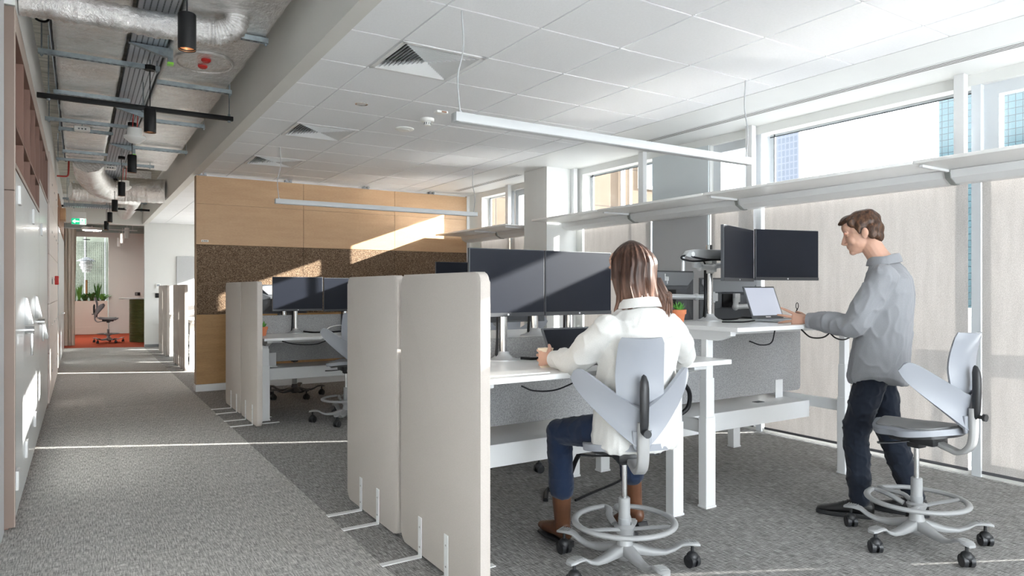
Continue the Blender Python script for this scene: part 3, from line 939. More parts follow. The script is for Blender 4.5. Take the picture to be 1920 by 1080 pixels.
# pendant spot lamps
def pendant(label):
    t = thing('pendant_lamp', label, 'pendant lamp', (0, 0, 0), 0, 'black cylinder pendants over the corridor')
    m = MB(); m.lathe([(0.036, 0.012), (0.0425, 0.0), (0.044, 0.004), (0.044, 0.182), (0.040, 0.188), (0.0, 0.188)], n=36, cap=False); m.build('housing', black_metal, t)
    m = MB(); m.lathe([(0.040, 0.004), (0.030, 0.035), (0.0, 0.036)], n=32, cap=False); rf_ = m.build('reflector', mat('copper_reflector', (0.75, 0.42, 0.22), 0.3, metal=0.8), t)
    m = MB(); m.lathe([(0.0, 0.030), (0.024, 0.030), (0.024, 0.036), (0.0, 0.0361)], n=24); m.build('bulb', mat('warm_lamp', (1, 0.8, 0.6), 0.5, emit=(1.0, 0.62, 0.36), estr=3.0), rf_)
    m = MB(); m.cyl((0, 0, 0.186), (0, 0, 0.50), 0.004, n=8); m.build('cord', black_plastic, t)
    m = MB(); m.cyl((0, 0, 0.53), (0, 0, 0.86), 0.005, n=8); m.build('drop_rod', galv, t)
    m = MB(); m.lathe([(0, 0.495), (0.042, 0.495), (0.042, 0.53), (0, 0.531)], n=24); m.build('ceiling_rose', black_metal, t)
    return t
first = pendant('black cylinder pendant nearest the viewpoint with a glowing copper mouth')
first.location = (0.47, 3.90, 2.592)
for (y, lb) in ((6.12, 'black cylinder pendant just below the near black rail'), (8.32, 'black cylinder pendant third from the viewpoint, right of the first white sensor'),
                (10.5, 'black cylinder pendant fourth from the viewpoint, in front of the duct elbow'), (12.65, 'black cylinder pendant in front of the far black rail'),
                (14.75, 'black cylinder pendant second farthest, right of the exit sign'), (16.7, 'black cylinder pendant farthest away, lowest beside the exit sign')):
    dup(first, (0.47, y, 2.592), 0, lb)
# small services bits
wp = mat('white_plastic', (0.82, 0.82, 0.8), 0.35)
for (x, y, z, lb) in ((0.02, 8.75, 3.06, 'small white wireless unit under the left duct above the cabinets'), (0.36, 11.2, 3.04, 'white wireless unit hanging under the tray at the duct elbow'), (0.0, 14.6, 2.96, 'farthest small white unit above the exit sign')):
    t = thing('wireless_unit', lb, 'access point', (x, y, z))
    m = MB(); m.box(-0.075, 0.075, -0.05, 0.05, 0.0, 0.05, bev=0.014); m.build('housing', wp, t)
    m = MB()
    for q in (-0.03, 0, 0.03): m.box(q - 0.008, q + 0.008, -0.052, -0.049, 0.012, 0.026)
    m.build('ports', dark_seal, t, flat=True)
    m = MB(); m.cyl((0, 0, 0.05), (0, 0, 0.12), 0.006, n=8); m.build('stem', galv, t)
for (x, y, z, lb) in ((0.47, 7.9, 2.92, 'white drum sounder with flared base beside the second pendant lamp'), (0.56, 11.8, 2.92, 'white drum sounder beside the fourth pendant lamp')):
    t = thing('alarm_sounder', lb, 'sounder', (x, y, z), 0, 'white drum sounders')
    m = MB(); m.lathe([(0.0, -0.09), (0.05, -0.085), (0.10, -0.04), (0.10, -0.02), (0.07, -0.015), (0.068, 0.06), (0.0, 0.061)], n=30); m.build('drum', wp, t)
    m = MB(); m.cyl((0.02, 0, 0.06), (0.03, 0, 0.25), 0.004, n=6); m.cyl((-0.02, 0, 0.06), (-0.01, 0, 0.25), 0.004, n=6); m.build('red_wires', red_cap, t)
o = MB(); o.tube(smooth_path([(-0.29, 12.1, 3.02), (-0.2, 12.1, 3.02), (-0.16, 12.1, 3.03), (-0.145, 12.1, 3.08), (-0.14, 12.1, 3.3), (-0.14, 12.1, 3.45)]), 0.012)
tag(o.build('red_pipe', mat('red_pipe', (0.45, 0.04, 0.03), 0.5)), 'thin red pipe elbow beside the left duct', 'pipe')
for (x, lb) in ((-0.222, 'black cable looped beneath the concrete at the left of the near round duct'),):
    o = MB(); o.tube(smooth_path([(-0.29, 5.75, 3.25), (-0.24, 5.78, 3.22), (-0.19, 5.8, 3.24), (-0.17, 5.78, 3.33), (-0.17, 5.8, 3.45)]), 0.008)
    tag(o.build('loose_cable', black_plastic), lb, 'cable')
o = MB(); o.tube([(-0.185, -3.8, 3.40), (-0.19, 13, 3.40)], 0.02); tag(o.build('conduit', black_metal), 'long black conduit along the left edge of the left duct', 'conduit')

# exit sign
t = thing('exit_sign', 'hanging green emergency exit sign with white arrow and running figure', 'exit sign', (-0.02, 16.0, 2.625))
m = MB(); m.box(-0.125, 0.125, -0.02, 0.02, 0.0, 0.25, bev=0.004); m.build('panel', wp, t)
grn = mat('exit_green', (0.0, 0.32, 0.14), 0.4, emit=(0.0, 0.45, 0.2), estr=0.35)
wem = mat('exit_white', (0.9, 0.95, 0.9), 0.4, emit=(0.9, 1, 0.92), estr=0.5)
m = MB(); m.box(-0.122, 0.018, -0.0215, -0.0205, 0.004, 0.122); gp = m.build('green_face', grn, t, flat=True)
m = MB(); m.box(0.018, 0.122, -0.0213, -0.0205, 0.004, 0.122); m.build('white_face', wem, t, flat=True)
m = MB(); m.prism([(-0.11, 0.063), (-0.06, 0.105), (-0.06, 0.075), (0.005, 0.075), (0.005, 0.051), (-0.06, 0.051), (-0.06, 0.021)], -0.0235, -0.0216, M=XZ); m.build('arrow', wem, gp, flat=True)
m = MB()
m.ball((0.062, -0.022, 0.100), (0.009, 0.0015, 0.009), u=12, v=6)
for a, c_ in (((0.062, 0.09), (0.055, 0.06)), ((0.060, 0.086), (0.035, 0.078)), ((0.060, 0.086), (0.082, 0.07)), ((0.055, 0.06), (0.036, 0.045)), ((0.036, 0.045), (0.03, 0.02)), ((0.055, 0.06), (0.075, 0.045)), ((0.075, 0.045), (0.088, 0.018))):
    m.tube([(a[0], -0.0222, a[1]), (c_[0], -0.0222, c_[1])], 0.005, n=6)
m.box(0.103, 0.118, -0.0232, -0.0214, 0.008, 0.118)
m.build('running_figure', grn, t)
m = MB()
for x in (-0.09, 0.09): m.cyl((x, 0, 0.25), (x, 0, 0.82), 0.003, n=6)
m.build('cord', wp, t)

# ================================================================ CEILING FIXTURES OVER THE DESKS
def vent(cx, cy, label):
    t = thing('ceiling_vent', label, 'air vent', (cx, cy, ZC), 0, 'four-way louvred vents in the tile ceiling')
    h = 0.300
    m = MB()
    for (a, b_) in (((-h, h - 0.0), (-h, -h + 0.03)), ((-h, h), (h - 0.03, h))):
        m.box(a[0], a[1], b_[0], b_[1], -0.004, 0.012)
    m.box(-h, -h + 0.03, -h, h, -0.004, 0.012); m.box(h - 0.03, h, -h, h, -0.004, 0.012)
    m.build('frame', metal_white, t, flat=True)
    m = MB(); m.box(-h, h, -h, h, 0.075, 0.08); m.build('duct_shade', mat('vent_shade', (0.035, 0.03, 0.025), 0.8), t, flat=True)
    # four banks of slats, each tilted outwards
    for q in range(4):
        M = Matrix.Rotation(PI / 2 * q, 4, 'Z')
        m = MB()
        for k in range(11):
            d = h - 0.032 - k * 0.0242
            w0 = d - 0.004
            if w0 < 0.01: break
            # slat: sloped strip at y=-d, width along x
            V = [(-w0 - 0.006, -d, -0.004), (w0 + 0.006, -d, -0.004), (w0 - 0.006, -d + 0.017, 0.022), (-w0 + 0.006, -d + 0.017, 0.022),
                 (-w0 - 0.006, -d, -0.0015), (w0 + 0.006, -d, -0.0015), (w0 - 0.006, -d + 0.017, 0.0245), (-w0 + 0.006, -d + 0.017, 0.0245)]
            m.quadmesh([M @ Vector(v) for v in V], [(0, 1, 2, 3), (4, 7, 6, 5), (0, 4, 5, 1), (1, 5, 6, 2), (2, 6, 7, 3), (3, 7, 4, 0)])
        m.build('louvre_bank', metal_white, t, flat=True)
    return t
v0 = vent(2.005, 4.265, 'large four-way louvred ceiling vent nearest the viewpoint')
dup(v0, (2.005, 6.731, ZC), 0, 'louvred ceiling vent second from the viewpoint')
dup(v0, (2.005, 8.581, ZC), 0, 'louvred ceiling vent farthest away, just before the partition')

t = thing('recessed_downlight', 'small round recessed ceiling spot between two louvred vents', 'ceiling light', (1.99, 5.5, ZC))
m = MB(); m.lathe([(0.038, -0.001), (0.052, -0.006), (0.055, 0.0), (0.038, 0.0)], n=28, cap=False); m.build('trim_ring', chrome, t)
m = MB(); m.lathe([(0.0, -0.001), (0.038, -0.002), (0.038, 0.0)], n=28); m.build('lens', mat('frosted_lens', (0.7, 0.7, 0.7), 0.2), t)
t = thing('smoke_detector', 'white smoke detector with a stepped cap and square sensor clip behind it', 'smoke detector', (2.67, 5.66, ZC))
m = MB(); m.lathe([(0.062, 0.0), (0.062, -0.022), (0.055, -0.03), (0.032, -0.032), (0.032, -0.058), (0.026, -0.064), (0.0, -0.065)], n=36, cap=False); m.build('housing', wp, t)
m = MB()
for k in range(10):
    a = 2 * PI * k / 10
    m.box(-0.004, 0.004, 0.0315, 0.0335, -0.056, -0.036, M=Matrix.Rotation(a, 4, 'Z'))
m.build('sensor_slots', dark_seal, t, flat=True)
t = thing('motion_sensor', 'flat white motion sensor with small copper window behind the smoke detector', 'sensor', (2.66, 5.36, ZC))
m = MB(); m.box(-0.055, 0.055, -0.035, 0.035, -0.022, 0.0, bev=0.009); m.build('housing', wp, t)
m = MB(); m.box(-0.01, 0.035, -0.039, -0.033, -0.018, -0.006); m.build('window', mat('copper_tint', (0.30, 0.16, 0.10), 0.3), t, flat=True)
t = thing('ceiling_speaker', 'flat round white disc flush on the ceiling left of the smoke detector', 'ceiling speaker', (2.65, 6.13, ZC))
m = MB(); m.lathe([(0.09, 0.0), (0.09, -0.006), (0.082, -0.012), (0.05, -0.014), (0.046, -0.018), (0.0, -0.02)], n=40, cap=False); m.build('disc', wp, t)

# long suspended linear lamps
def linear_lamp(x0, x1, y, z, label, w=0.032):
    t = thing('linear_lamp', label, 'linear pendant light', ((x0 + x1) / 2, y, z), 0, 'slim white linear pendants over the desks')
    h = (x1 - x0) / 2
    m = MB(); m.box(-h, h, -w, w, 0.0, 0.052, bev=0.0025); m.build('housing', mat('lamp_aluminium', (0.50, 0.51, 0.52), 0.4), t)
    m = MB(); m.box(-h + 0.02, h - 0.02, -w + 0.008, w - 0.008, -0.0015, 0.0); m.build('diffuser', mat('opal_diffuser', (0.55, 0.56, 0.57), 0.5), t, flat=True)
    for s_ in (-1, 1):
        m = MB(); m.tube(smooth_path([(s_ * (h - 0.04), 0, 0.05), (s_ * (h - 0.025), 0, 0.25), (s_ * (h - 0.06), 0.0, 0.42), (s_ * (h - 0.05), 0, ZC - z)]), 0.0045, n=7)
        m.cyl((s_ * (h - 0.04), 0, 0.05), (s_ * (h - 0.04), 0, 0.065), 0.01, n=12)
        m.build('cord', mat('grey_cord', (0.42, 0.43, 0.44), 0.6), t)
    return t
linear_lamp(1.745, 4.23, 3.36, 2.275, 'long white linear pendant hanging above the two people')
linear_lamp(1.80, 4.32, 7.68, 2.285, 'long white linear pendant in front of the plywood partition')
linear_lamp(1.85, 4.35, 12.6, 2.285, 'linear pendant in the room beyond the partition')
# ================================================================ STORAGE WALL ON THE LEFT
brown = mat('taupe_laminate', (0.24, 0.175, 0.145), 0.5, noise=0.03, nscale=3)
brown_in = mat('terracotta_laminate', (0.27, 0.155, 0.12), 0.6)
taupe_light = mat('taupe_edge', (0.50, 0.41, 0.36), 0.5)
gloss_white = mat('gloss_white_door', (0.72, 0.74, 0.745), 0.28, coat=0.15)
blush_gloss = mat('blush_door', (0.62, 0.53, 0.485), 0.4)
XC = -0.31
def cab_shell(name, y0, y1, z0, z1, label, depth=0.38, mt=None):
    t = thing(name, label, 'cabinet', (XC, (y0 + y1) / 2, 0), 0)
    return t, y0 - (y0 + y1) / 2, y1 - (y0 + y1) / 2
# end panel (what closes the run towards the viewpoint)
t = thing('cabinet_end_panel', 'tall taupe end panel of the storage wall beside the grey wall', 'panel', (-0.34, 4.725, 0))
m = MB(); m.box(-0.02, 0.03, -0.022, 0.022, 0.02, 1.9, bev=0.001); m.build('lower_panel', brown, t, flat=True)
m = MB(); m.box(-0.02, 0.03, -0.022, 0.022, 1.903, 2.925, bev=0.001); m.build('upper_panel', brown, t, flat=True)
m = MB(); m.box(0.0301, 0.033, -0.022, 0.03, 0.02, 2.925); m.build('edge_band', taupe_light, t, flat=True)

def tall_cabinet(y0, y1, zdoor, label, nd, shelf_cols, shelf_zs, tabs, handles):
    yc = (y0 + y1) / 2
    a, b_ = y0 - yc, y1 - yc
    t = thing('storage_cabinet', label, 'cabinet', (XC, yc, 0), 0, 'tall cabinets with open cubbies above glossy doors')
    m = MB(); m.box(-0.42, -0.40, a, b_, 0, 2.92)
    m.box(-0.40, 0.002, a, a + 0.018, zdoor + 0.02, 2.92); m.box(-0.40, 0.002, b_ - 0.018, b_, zdoor + 0.02, 2.92)
    m.box(-0.40, 0.002, a, b_, 2.80, 2.925)
    m.box(-0.40, -0.03, a, b_, 0.0, 0.06)
    m.box(-0.40, 0.002, a, b_, zdoor + 0.008, zdoor + 0.03)
    m.build('body', brown_in, t, flat=True)
    m = MB(); m.box(0.002, 0.004, a, b_, 2.80, 2.925); m.box(0.002, 0.004, a, b_, zdoor + 0.005, zdoor + 0.032)
    m.build('front_trim', taupe_light, t, flat=True)
    n_ = shelf_cols
    for k in range(1, n_):
        y = a + (b_ - a) * k / n_
        m = MB(); m.box(-0.40, 0.002, y - 0.009, y + 0.009, zdoor + 0.03, 2.80); m.build('divider', brown_in, t, flat=True)
    for z in shelf_zs:
        m = MB(); m.box(-0.40, 0.001, a + 0.018, b_ - 0.018, z - 0.009, z + 0.009); m.build('shelf', brown_in, t, flat=True)
    for k in range(nd):
        ya, yb = a + (b_ - a) * k / nd, a + (b_ - a) * (k + 1) / nd
        m = MB(); m.box(-0.02, 0.0, ya + 0.002, yb - 0.002, 0.05, zdoor, bev=0.0015)
        d = m.build('door', gloss_white, t, flat=True)
        for (z, yy) in tabs[k]:
            m = MB(); m.box(0.0, 0.016, yy - yc - 0.05, yy - yc + 0.05, z - 0.055, z + 0.055, bev=0.003); m.build('hinge_cover', metal_white, d)
        for kind, z, yy in handles[k]:
            if kind == 'wedge':
                m = MB(); m.prism([(0.0, 0.095), (0.018, 0.09), (0.05, -0.075), (0.045, -0.09), (0.0, -0.09)], -0.022, 0.022, M=Matrix.Translation((0, yy - yc, z)) @ XZ, bev=0.003); m.build('handle', chrome, d)
            else:
                m = MB(); m.cyl((0, yy - yc, z), (0.05, yy - yc, z), 0.026, n=18); m.box(0.03, 0.045, yy - yc - 0.012, yy - yc + 0.012, z - 0.17, z + 0.005, bev=0.003); m.build('handle', chrome, d)
    return t
tall_cabinet(4.75, 7.43, 2.03, 'near run of glossy white cabinet doors with eight terracotta cubbies above', 4, 4, [2.285],
             [[(1.905, 5.0), (0.26, 4.83)], [(1.905, 6.40), (0.28, 5.62)], [(0.31, 6.65)], []],
             [[], [('wedge', 1.2, 5.57), ('lever', 1.075, 5.6)], [('wedge', 1.2, 6.80)], [('lever', 1.065, 7.22)]])
tall_cabinet(7.45, 9.33, 2.31, 'second tall cabinet with three open cubbies above plain glossy white doors', 2, 3, [], [[(1.905, 7.77)], []], [[('wedge', 0.95, 8.1)], []])
# blush locker block
t = thing('locker_block', 'blush coloured locker fronts in the middle of the storage wall', 'cabinet', (XC, 11.2, 0))
m = MB(); m.box(-0.42, 0.0, -1.86, 1.5, 0, 2.925); m.build('body', brown, t, flat=True)
rows = [0.05, 0.62, 1.18, 1.75, 2.33, 2.915]
for i in range(5):
    for j in range(4):
        ya = -1.855 + 0.84 * j
        m = MB(); m.box(0.001, 0.018, ya + 0.003, ya + 0.837, rows[i] + 0.003, rows[i + 1] - 0.003, bev=0.002)
        d = m.build('door', blush_gloss, t, flat=True)
        m = MB(); m.cyl((0.018, ya + 0.78, rows[i] + 0.3), (0.026, ya + 0.78, rows[i] + 0.3), 0.014, n=14); m.build('lock', chrome, d)
t = thing('fire_call_point', 'small red fire call point on the blush lockers', 'alarm call point', (XC + 0.018, 11.3, 1.47))
m = MB(); m.box(0.0, 0.045, -0.06, 0.06, -0.06, 0.06, bev=0.006); m.build('housing', red_cap, t)
m = MB(); m.box(0.045, 0.048, -0.03, 0.03, -0.03, 0.03); m.build('press_plate', wp, t, flat=True)
t = thing('light_switch', 'small dark double switch left of the red call point', 'switch', (XC + 0.018, 10.15, 1.44))
m = MB(); m.box(0.0, 0.008, -0.05, 0.05, -0.03, 0.03, bev=0.001); m.build('plate', mat('switch_grey', (0.2, 0.2, 0.2), 0.4), t, flat=True)
t = thing('storage_cabinet', 'far cabinet with wooden slats above a glossy glass board', 'cabinet', (XC, 15.2, 0))
m = MB(); m.box(-0.42, 0.0, -2.48, 2.4, 0, 2.925); m.build('body', brown, t, flat=True)
m = MB(); m.box(0.001, 0.02, -2.0, 2.38, 0.08, 2.36, bev=0.002); d = m.build('door', gloss_white, t, flat=True)
m = MB(); m.cyl((0.02, 0.05, 0.9), (0.07, 0.05, 0.9), 0.012, n=12); m.box(0.058, 0.072, -0.02, 0.28, 0.885, 0.91, bev=0.003); m.build('handle', chrome, d)
for k in range(12):
    m = MB(); y = -1.9 + 0.36 * k; m.box(0.001, 0.02, y, y + 0.2, 2.4, 2.9); m.build('slat', mat('red_oak', (0.33, 0.17, 0.10), 0.5), t, flat=True)
t = thing('wooden_block', 'small light wooden block fixed to the top of the far cabinet', 'wooden block', (XC + 0.06, 14.0, 2.62))
m = MB(); m.box(-0.038, 0.045, -0.2, 0.2, -0.1, 0.1, bev=0.005); tag(t, t['label'], 'wooden block'); m.build('block', ply, t)

# ================================================================ DESKS
felt = mat('grey_felt', (0.36, 0.36, 0.365), 0.95, noise=0.28, nscale=130, spec=0.1, bump=0.2, bscale=200)
desk_white = mat('desk_laminate', (0.73, 0.735, 0.74), 0.3)
desk_frame = mat('desk_frame_white', (0.70, 0.705, 0.71), 0.4)
fabric_div = mat('cream_fabric', (0.53, 0.485, 0.45), 0.92, noise=0.05, nscale=260, spec=0.1, bump=0.15, bscale=400)
def rbox(m, x0, x1, y0, y1, z0, z1, b=0.0025):
    m.box(x0, x1, y0, y1, z0, z1, bev=b)
def bench(x0, x1, yc, zf, zb, label, felt_z=(0.55, 1.06), group='back-to-back bench desks'):
    cx_ = (x0 + x1) / 2
    t = thing('bench_desk', label, 'desk', (cx_, yc, 0), 0, group)
    a, b_ = x0 - cx_, x1 - cx_
    for s_, zt in ((-1, zf), (1, zb)):
        m = MB()
        y0, y1 = (-0.79, -0.045) if s_ < 0 else (0.045, 0.79)
        m.box(a, b_, y0, y1, zt - 0.026, zt, bev=0.002)
        top = m.build('tabletop', desk_white, t, flat=True)
        m = MB(); m.box(b_ - 0.30, b_ - 0.20, y0 + 0.005 if s_ < 0 else y1 - 0.055, y0 + 0.055 if s_ < 0 else y1 - 0.005, zt - 0.044, zt - 0.027, bev=0.003)
        m.build('height_control', mat('control_grey', (0.45, 0.46, 0.47), 0.4), top)
        # side brackets under the top
        for xb in (a + 0.07, b_ - 0.16):
            m = MB()
            poly = [(-0.70, -0.028), (-0.06, -0.028), (-0.06, -0.06), (-0.16, -0.088), (-0.60, -0.088), (-0.70, -0.055)]
            if s_ > 0: poly = [(-x, y) for x, y in poly][::-1]
            Mx = Matrix.Translation((xb, 0, zt)) @ YZ
            m.prism(poly, -0.022, 0.022, M=Mx)
            m.cyl((xb - 0.0225, s_ * 0.32, zt - 0.055), (xb - 0.026, s_ * 0.32, zt - 0.055), 0.008, n=10); m.cyl((xb - 0.0225, s_ * 0.24, zt - 0.055), (xb - 0.026, s_ * 0.24, zt - 0.055), 0.008, n=10)
            m.build('bracket', desk_frame, t, flat=True)
        m = MB(); m.box(a + 0.09, b_ - 0.14, s_ * 0.38 - 0.02, s_ * 0.38 + 0.02, zt - 0.075, zt - 0.027); m.build('support_beam', desk_frame, t, flat=True)
        for xb in (a + 0.07, b_ - 0.16):
            yl = s_ * 0.50
            m = MB()
            m.box(xb - 0.042, xb + 0.042, yl - 0.032, yl + 0.032, 0.012, 0.56, bev=0.004)
            m.box(xb - 0.046, xb + 0.046, yl - 0.036, yl + 0.036, 0.0, 0.014, bev=0.003)
            m.box(xb - 0.036, xb + 0.036, yl - 0.027, yl + 0.027, 0.55, max(0.60, min(0.80, zt - 0.12)), bev=0.003)
            m.box(xb - 0.030, xb + 0.030, yl - 0.022, yl + 0.022, 0.59, zt - 0.085, bev=0.003)
            m.build('leg', desk_frame, t, flat=True)
    for xb in (a + 0.07, b_ - 0.16):
        m = MB(); m.box(xb - 0.02, xb + 0.02, -0.47, 0.47, 0.455, 0.535, bev=0.002); m.build('cross_rail', desk_frame, t, flat=True)
    m = MB(); m.box(a + 0.10, b_ - 0.18, -0.23, 0.23, 0.375, 0.50, bev=0.003)
    tr_ = m.build('cable_trough', metal_white, t, flat=True)
    m = MB(); m.box(b_ - 0.62, b_ - 0.54, -0.10, -0.05, 0.4995, 0.502); m.build('cable_slot', dark_seal, tr_, flat=True)
    m = MB(); m.prism(roundrect(a + 0.05, b_ + 0.02, felt_z[0], felt_z[1], 0.03), -0.014, 0.014, M=XZ, bev=0.004)
    fs_ = m.build('felt_screen', felt, t)
    for q in (a + 0.25, b_ - 0.26):
        m = MB(); m.box(q - 0.045, q + 0.045, -0.022, -0.0145, felt_z[0] - 0.045, felt_z[0] + 0.10, bev=0.002); m.box(q - 0.045, q + 0.045, -0.075, -0.015, felt_z[0] - 0.05, felt_z[0] - 0.044); m.build('screen_clip', metal_white, fs_, flat=True)
    return t
ZW, ZM, ZF = 0.945, 1.125, 0.86
bench(1.535, 3.165, 3.43, ZW, 1.055, 'white bench desk where the seated woman works, beside the nearest cream dividers')
bench(3.215, 4.90, 3.43, ZM, 1.045, 'white bench desk raised to standing height in front of the standing man', felt_z=(0.54, 1.03))
bench(1.535, 3.165, 7.78, ZF, 0.90, 'white bench desk in front of the plywood partition, behind the middle dividers')
bench(3.215, 4.80, 7.78, ZF, 0.86, 'white bench desk in front of the partition, on the window side')
bench(1.535, 3.165, 13.15, 0.86, 0.86, 'white bench desk just beyond the plywood partition, end nearest the corridor')
bench(1.535, 3.165, 16.2, 0.86, 0.86, 'farthest white bench desk against the white end wall')

# fabric dividers on L feet
def divider(y0, y1, label, feet):
    t = thing('desk_divider', label, 'divider', (1.475, (y0 + y1) / 2, 0), 0, 'cream fabric dividers at the desk ends')
    yc = (y0 + y1) / 2
    m = MB(); m.prism(roundrect(y0 - yc, y1 - yc, 0.012, 1.425, 0.045, 7), -0.024, 0.024, M=YZ, bev=0.009)
    m.build('fabric_panel', fabric_div, t)
    for y in feet:
        for s_ in (-1, 1):
            m = MB()
            xa = s_ * 0.0245
            m.box(min(xa, xa + s_ * 0.004), max(xa, xa + s_ * 0.004), y - yc - 0.02, y - yc + 0.02, 0.0, 0.20, bev=0.001)
            m.box(min(xa, s_ * 0.235), max(xa, s_ * 0.235), y - yc - 0.02, y - yc + 0.02, 0.0, 0.005, bev=0.001)
            ft = m.build('foot', metal_white, t, flat=True)
            for z in (0.05, 0.15):
                m = MB(); m.cyl((xa + s_ * 0.004, y - yc, z), (xa + s_ * 0.0055, y - yc, z), 0.005, n=10); m.build('screw', chrome, ft)
    return t
divider(2.545, 3.405, 'cream fabric divider closest to the viewpoint', [2.866, 3.157])
divider(3.455, 4.27, 'cream fabric divider right behind the closest one', [3.736, 4.014])
divider(6.905, 7.70, 'cream fabric divider at the near end of the middle desks', [7.117, 7.451])
divider(7.73, 8.60, 'cream fabric divider at the far end of the middle desks, next to the partition', [7.935, 8.256])
divider(12.32, 13.13, 'nearer cream divider beyond the plywood partition', [12.6, 12.85])
divider(13.16, 13.97, 'second cream divider beyond the plywood partition', [13.4, 13.7])
divider(15.05, 15.86, 'third cream divider beyond the plywood partition', [15.3, 15.6])
divider(15.9, 16.7, 'farthest cream divider near the white end wall', [16.1, 16.4])

# ================================================================ SCREENS AND ARMS
scr = mat('black_screen', (0.010, 0.012, 0.019), 0.42, spec=0.14)
bez = mat('screen_bezel', (0.03, 0.032, 0.038), 0.4)
mon_back = mat('monitor_back_grey', (0.075, 0.08, 0.09), 0.45)
mon_back_l = mat('monitor_back_light', (0.23, 0.24, 0.26), 0.45)
arm_grey = mat('arm_silver', (0.52, 0.53, 0.54), 0.35, metal=0.35)
def monitor(c, ang, z0, z1, w, label, group, logo_front=True):
    """c = centre (x, y); ang = direction of the width axis; screen faces -y when ang=0"""
    t = thing('monitor', label, 'monitor', (c[0], c[1], z0), ang, group)
    h = z1 - z0
    m = MB(); m.box(-w / 2, w / 2, 0.0, 0.022, 0, h, bev=0.003)
    m.box(-w / 2 + 0.06, w / 2 - 0.06, 0.02, 0.048, 0.05, h - 0.05, bev=0.012)
    m.build('casing', mon_back, t, flat=True)
    m = MB(); m.box(-w / 2 + 0.004, w / 2 - 0.004, -0.0015, 0.0, 0.022, h - 0.004); m.build('screen', scr, t, flat=True)
    m = MB(); m.box(-w / 2, w / 2, -0.003, 0.0, 0.0, 0.021, bev=0.001); ch = m.build('chin', bez, t, flat=True)
    if logo_front:
        m = MB(); m.cyl((0, -0.0032, 0.011), (0, -0.0042, 0.011), 0.0055, n=16); m.build('maker_mark', mat('mark_silver', (0.6, 0.62, 0.65), 0.4), ch)
    m = MB(); m.box(-0.055, 0.055, 0.048, 0.056, h / 2 - 0.055, h / 2 + 0.055, bev=0.002); m.build('mount_plate', black_metal, t, flat=True)
    return t
G1, G2, G3 = 'paired monitors on desk arms', None, None
monitor((2.012, 3.22), 0.0, 1.197, 1.573, 0.492, 'black monitor in front of the seated woman, left of the pair', G1)
monitor((2.512, 3.22), 0.0, 1.197, 1.573, 0.492, 'black monitor in front of the seated woman, right of the pair, partly behind her hair', G1)
a1 = math.atan2(3.13 - 2.94, 3.98 - 3.45); a2 = math.atan2(3.0 - 3.13, 4.53 - 4.0)
monitor((3.715, 3.035), a1, 1.402, 1.762, 0.56, 'left monitor of the raised pair over the laptop, angled to the right', G1)
monitor((4.268, 3.065), a2, 1.412, 1.772, 0.545, 'right monitor of the raised pair beside the standing man', G1)
monitor((2.04, 7.65), 0.0, 1.108, 1.484, 0.548, 'black monitor on the middle desk directly right of the middle dividers', G1)
monitor((2.60, 7.65), 0.02, 1.098, 1.476, 0.548, 'black monitor on the middle desk partly behind the nearest dividers', G1)

def back_monitor(c, ang, z0, z1, w, label, logo=True):
    """seen from behind: its back faces -y when ang=0"""
    t = thing('monitor', label, 'monitor', (c[0], c[1], z0), ang, 'monitors facing away on the far side of the desks')
    h = z1 - z0
    m = MB(); m.box(-w / 2, w / 2, -0.004, 0.014, 0, h, bev=0.003); m.build('casing', mon_back, t, flat=True)
    m = MB(); m.box(-w / 2 + 0.004, w / 2 - 0.004, 0.014, 0.0155, 0.02, h - 0.004); m.build('screen', scr, t, flat=True)
    # folded back shell: band across the top and a faceted hump below
    m = MB(); m.prism([(-w / 2 + 0.01, h - 0.012), (w / 2 - 0.01, h - 0.012), (w / 2 - 0.01, h - 0.05), (w / 2 - 0.08, h - 0.115), (-w / 2 + 0.08, h - 0.115), (-w / 2 + 0.01, h - 0.05)], -0.022, -0.004, M=XZ, bev=0.003)
    bnd = m.build('top_band', mon_back_l, t, flat=True)
    m = MB(); m.quadmesh([(-w / 2 + 0.015, -0.004, 0.01), (w / 2 - 0.015, -0.004, 0.01), (w / 2 - 0.10, -0.03, h - 0.14), (-w / 2 + 0.10, -0.03, h - 0.14), (-w / 2 + 0.09, -0.03, 0.09), (w / 2 - 0.09, -0.03, 0.09), (-w / 2 + 0.015, -0.004, h - 0.10), (w / 2 - 0.015, -0.004, h - 0.10)],
                         [(0, 1, 5, 4), (4, 5, 2, 3), (0, 4, 3, 6), (1, 7, 2, 5), (6, 3, 2, 7)])
    m.build('back_hump', mon_back, t, flat=True)
    m = MB(); m.box(-0.075, 0.075, -0.040, -0.028, h * 0.30, h * 0.62, bev=0.004); m.build('mount_plate', black_metal, t, flat=True)
    if logo:
        m = MB(); x0 = -0.03; zc_ = h - 0.062; q = 0.030
        # slanted four-stroke mark
        m.box(x0, x0 + 0.0075, -0.0245, -0.0215, zc_ - q * 0.55, zc_ + q * 1.25)
        m.box(x0 + 0.0105, x0 + 0.018, -0.0245, -0.0215, zc_ - q * 0.55, zc_ + q * 0.55)
        m.box(x0 + 0.0105, x0 + 0.024, -0.0245, -0.0215, zc_ + q * 0.30, zc_ + q * 0.55)
        m.box(x0 + 0.022, x0 + 0.0295, -0.0245, -0.0215, zc_ - q * 1.3, zc_ + q * 0.55)
        m.box(x0 + 0.0325, x0 + 0.040, -0.0245, -0.0215, zc_ - q * 0.55, zc_ + q * 0.55)
        m.box(x0 + 0.028, x0 + 0.040, -0.0245, -0.0215, zc_ + q * 0.30, zc_ + q * 0.55)
        m.build('maker_logo', mat('logo_white', (0.85, 0.86, 0.88), 0.4), bnd, flat=True)
    return t
back_monitor((3.80, 3.80), 0.0, 1.108, 1.492, 0.60, 'grey-backed monitor facing away with a white logo, behind the potted plant')
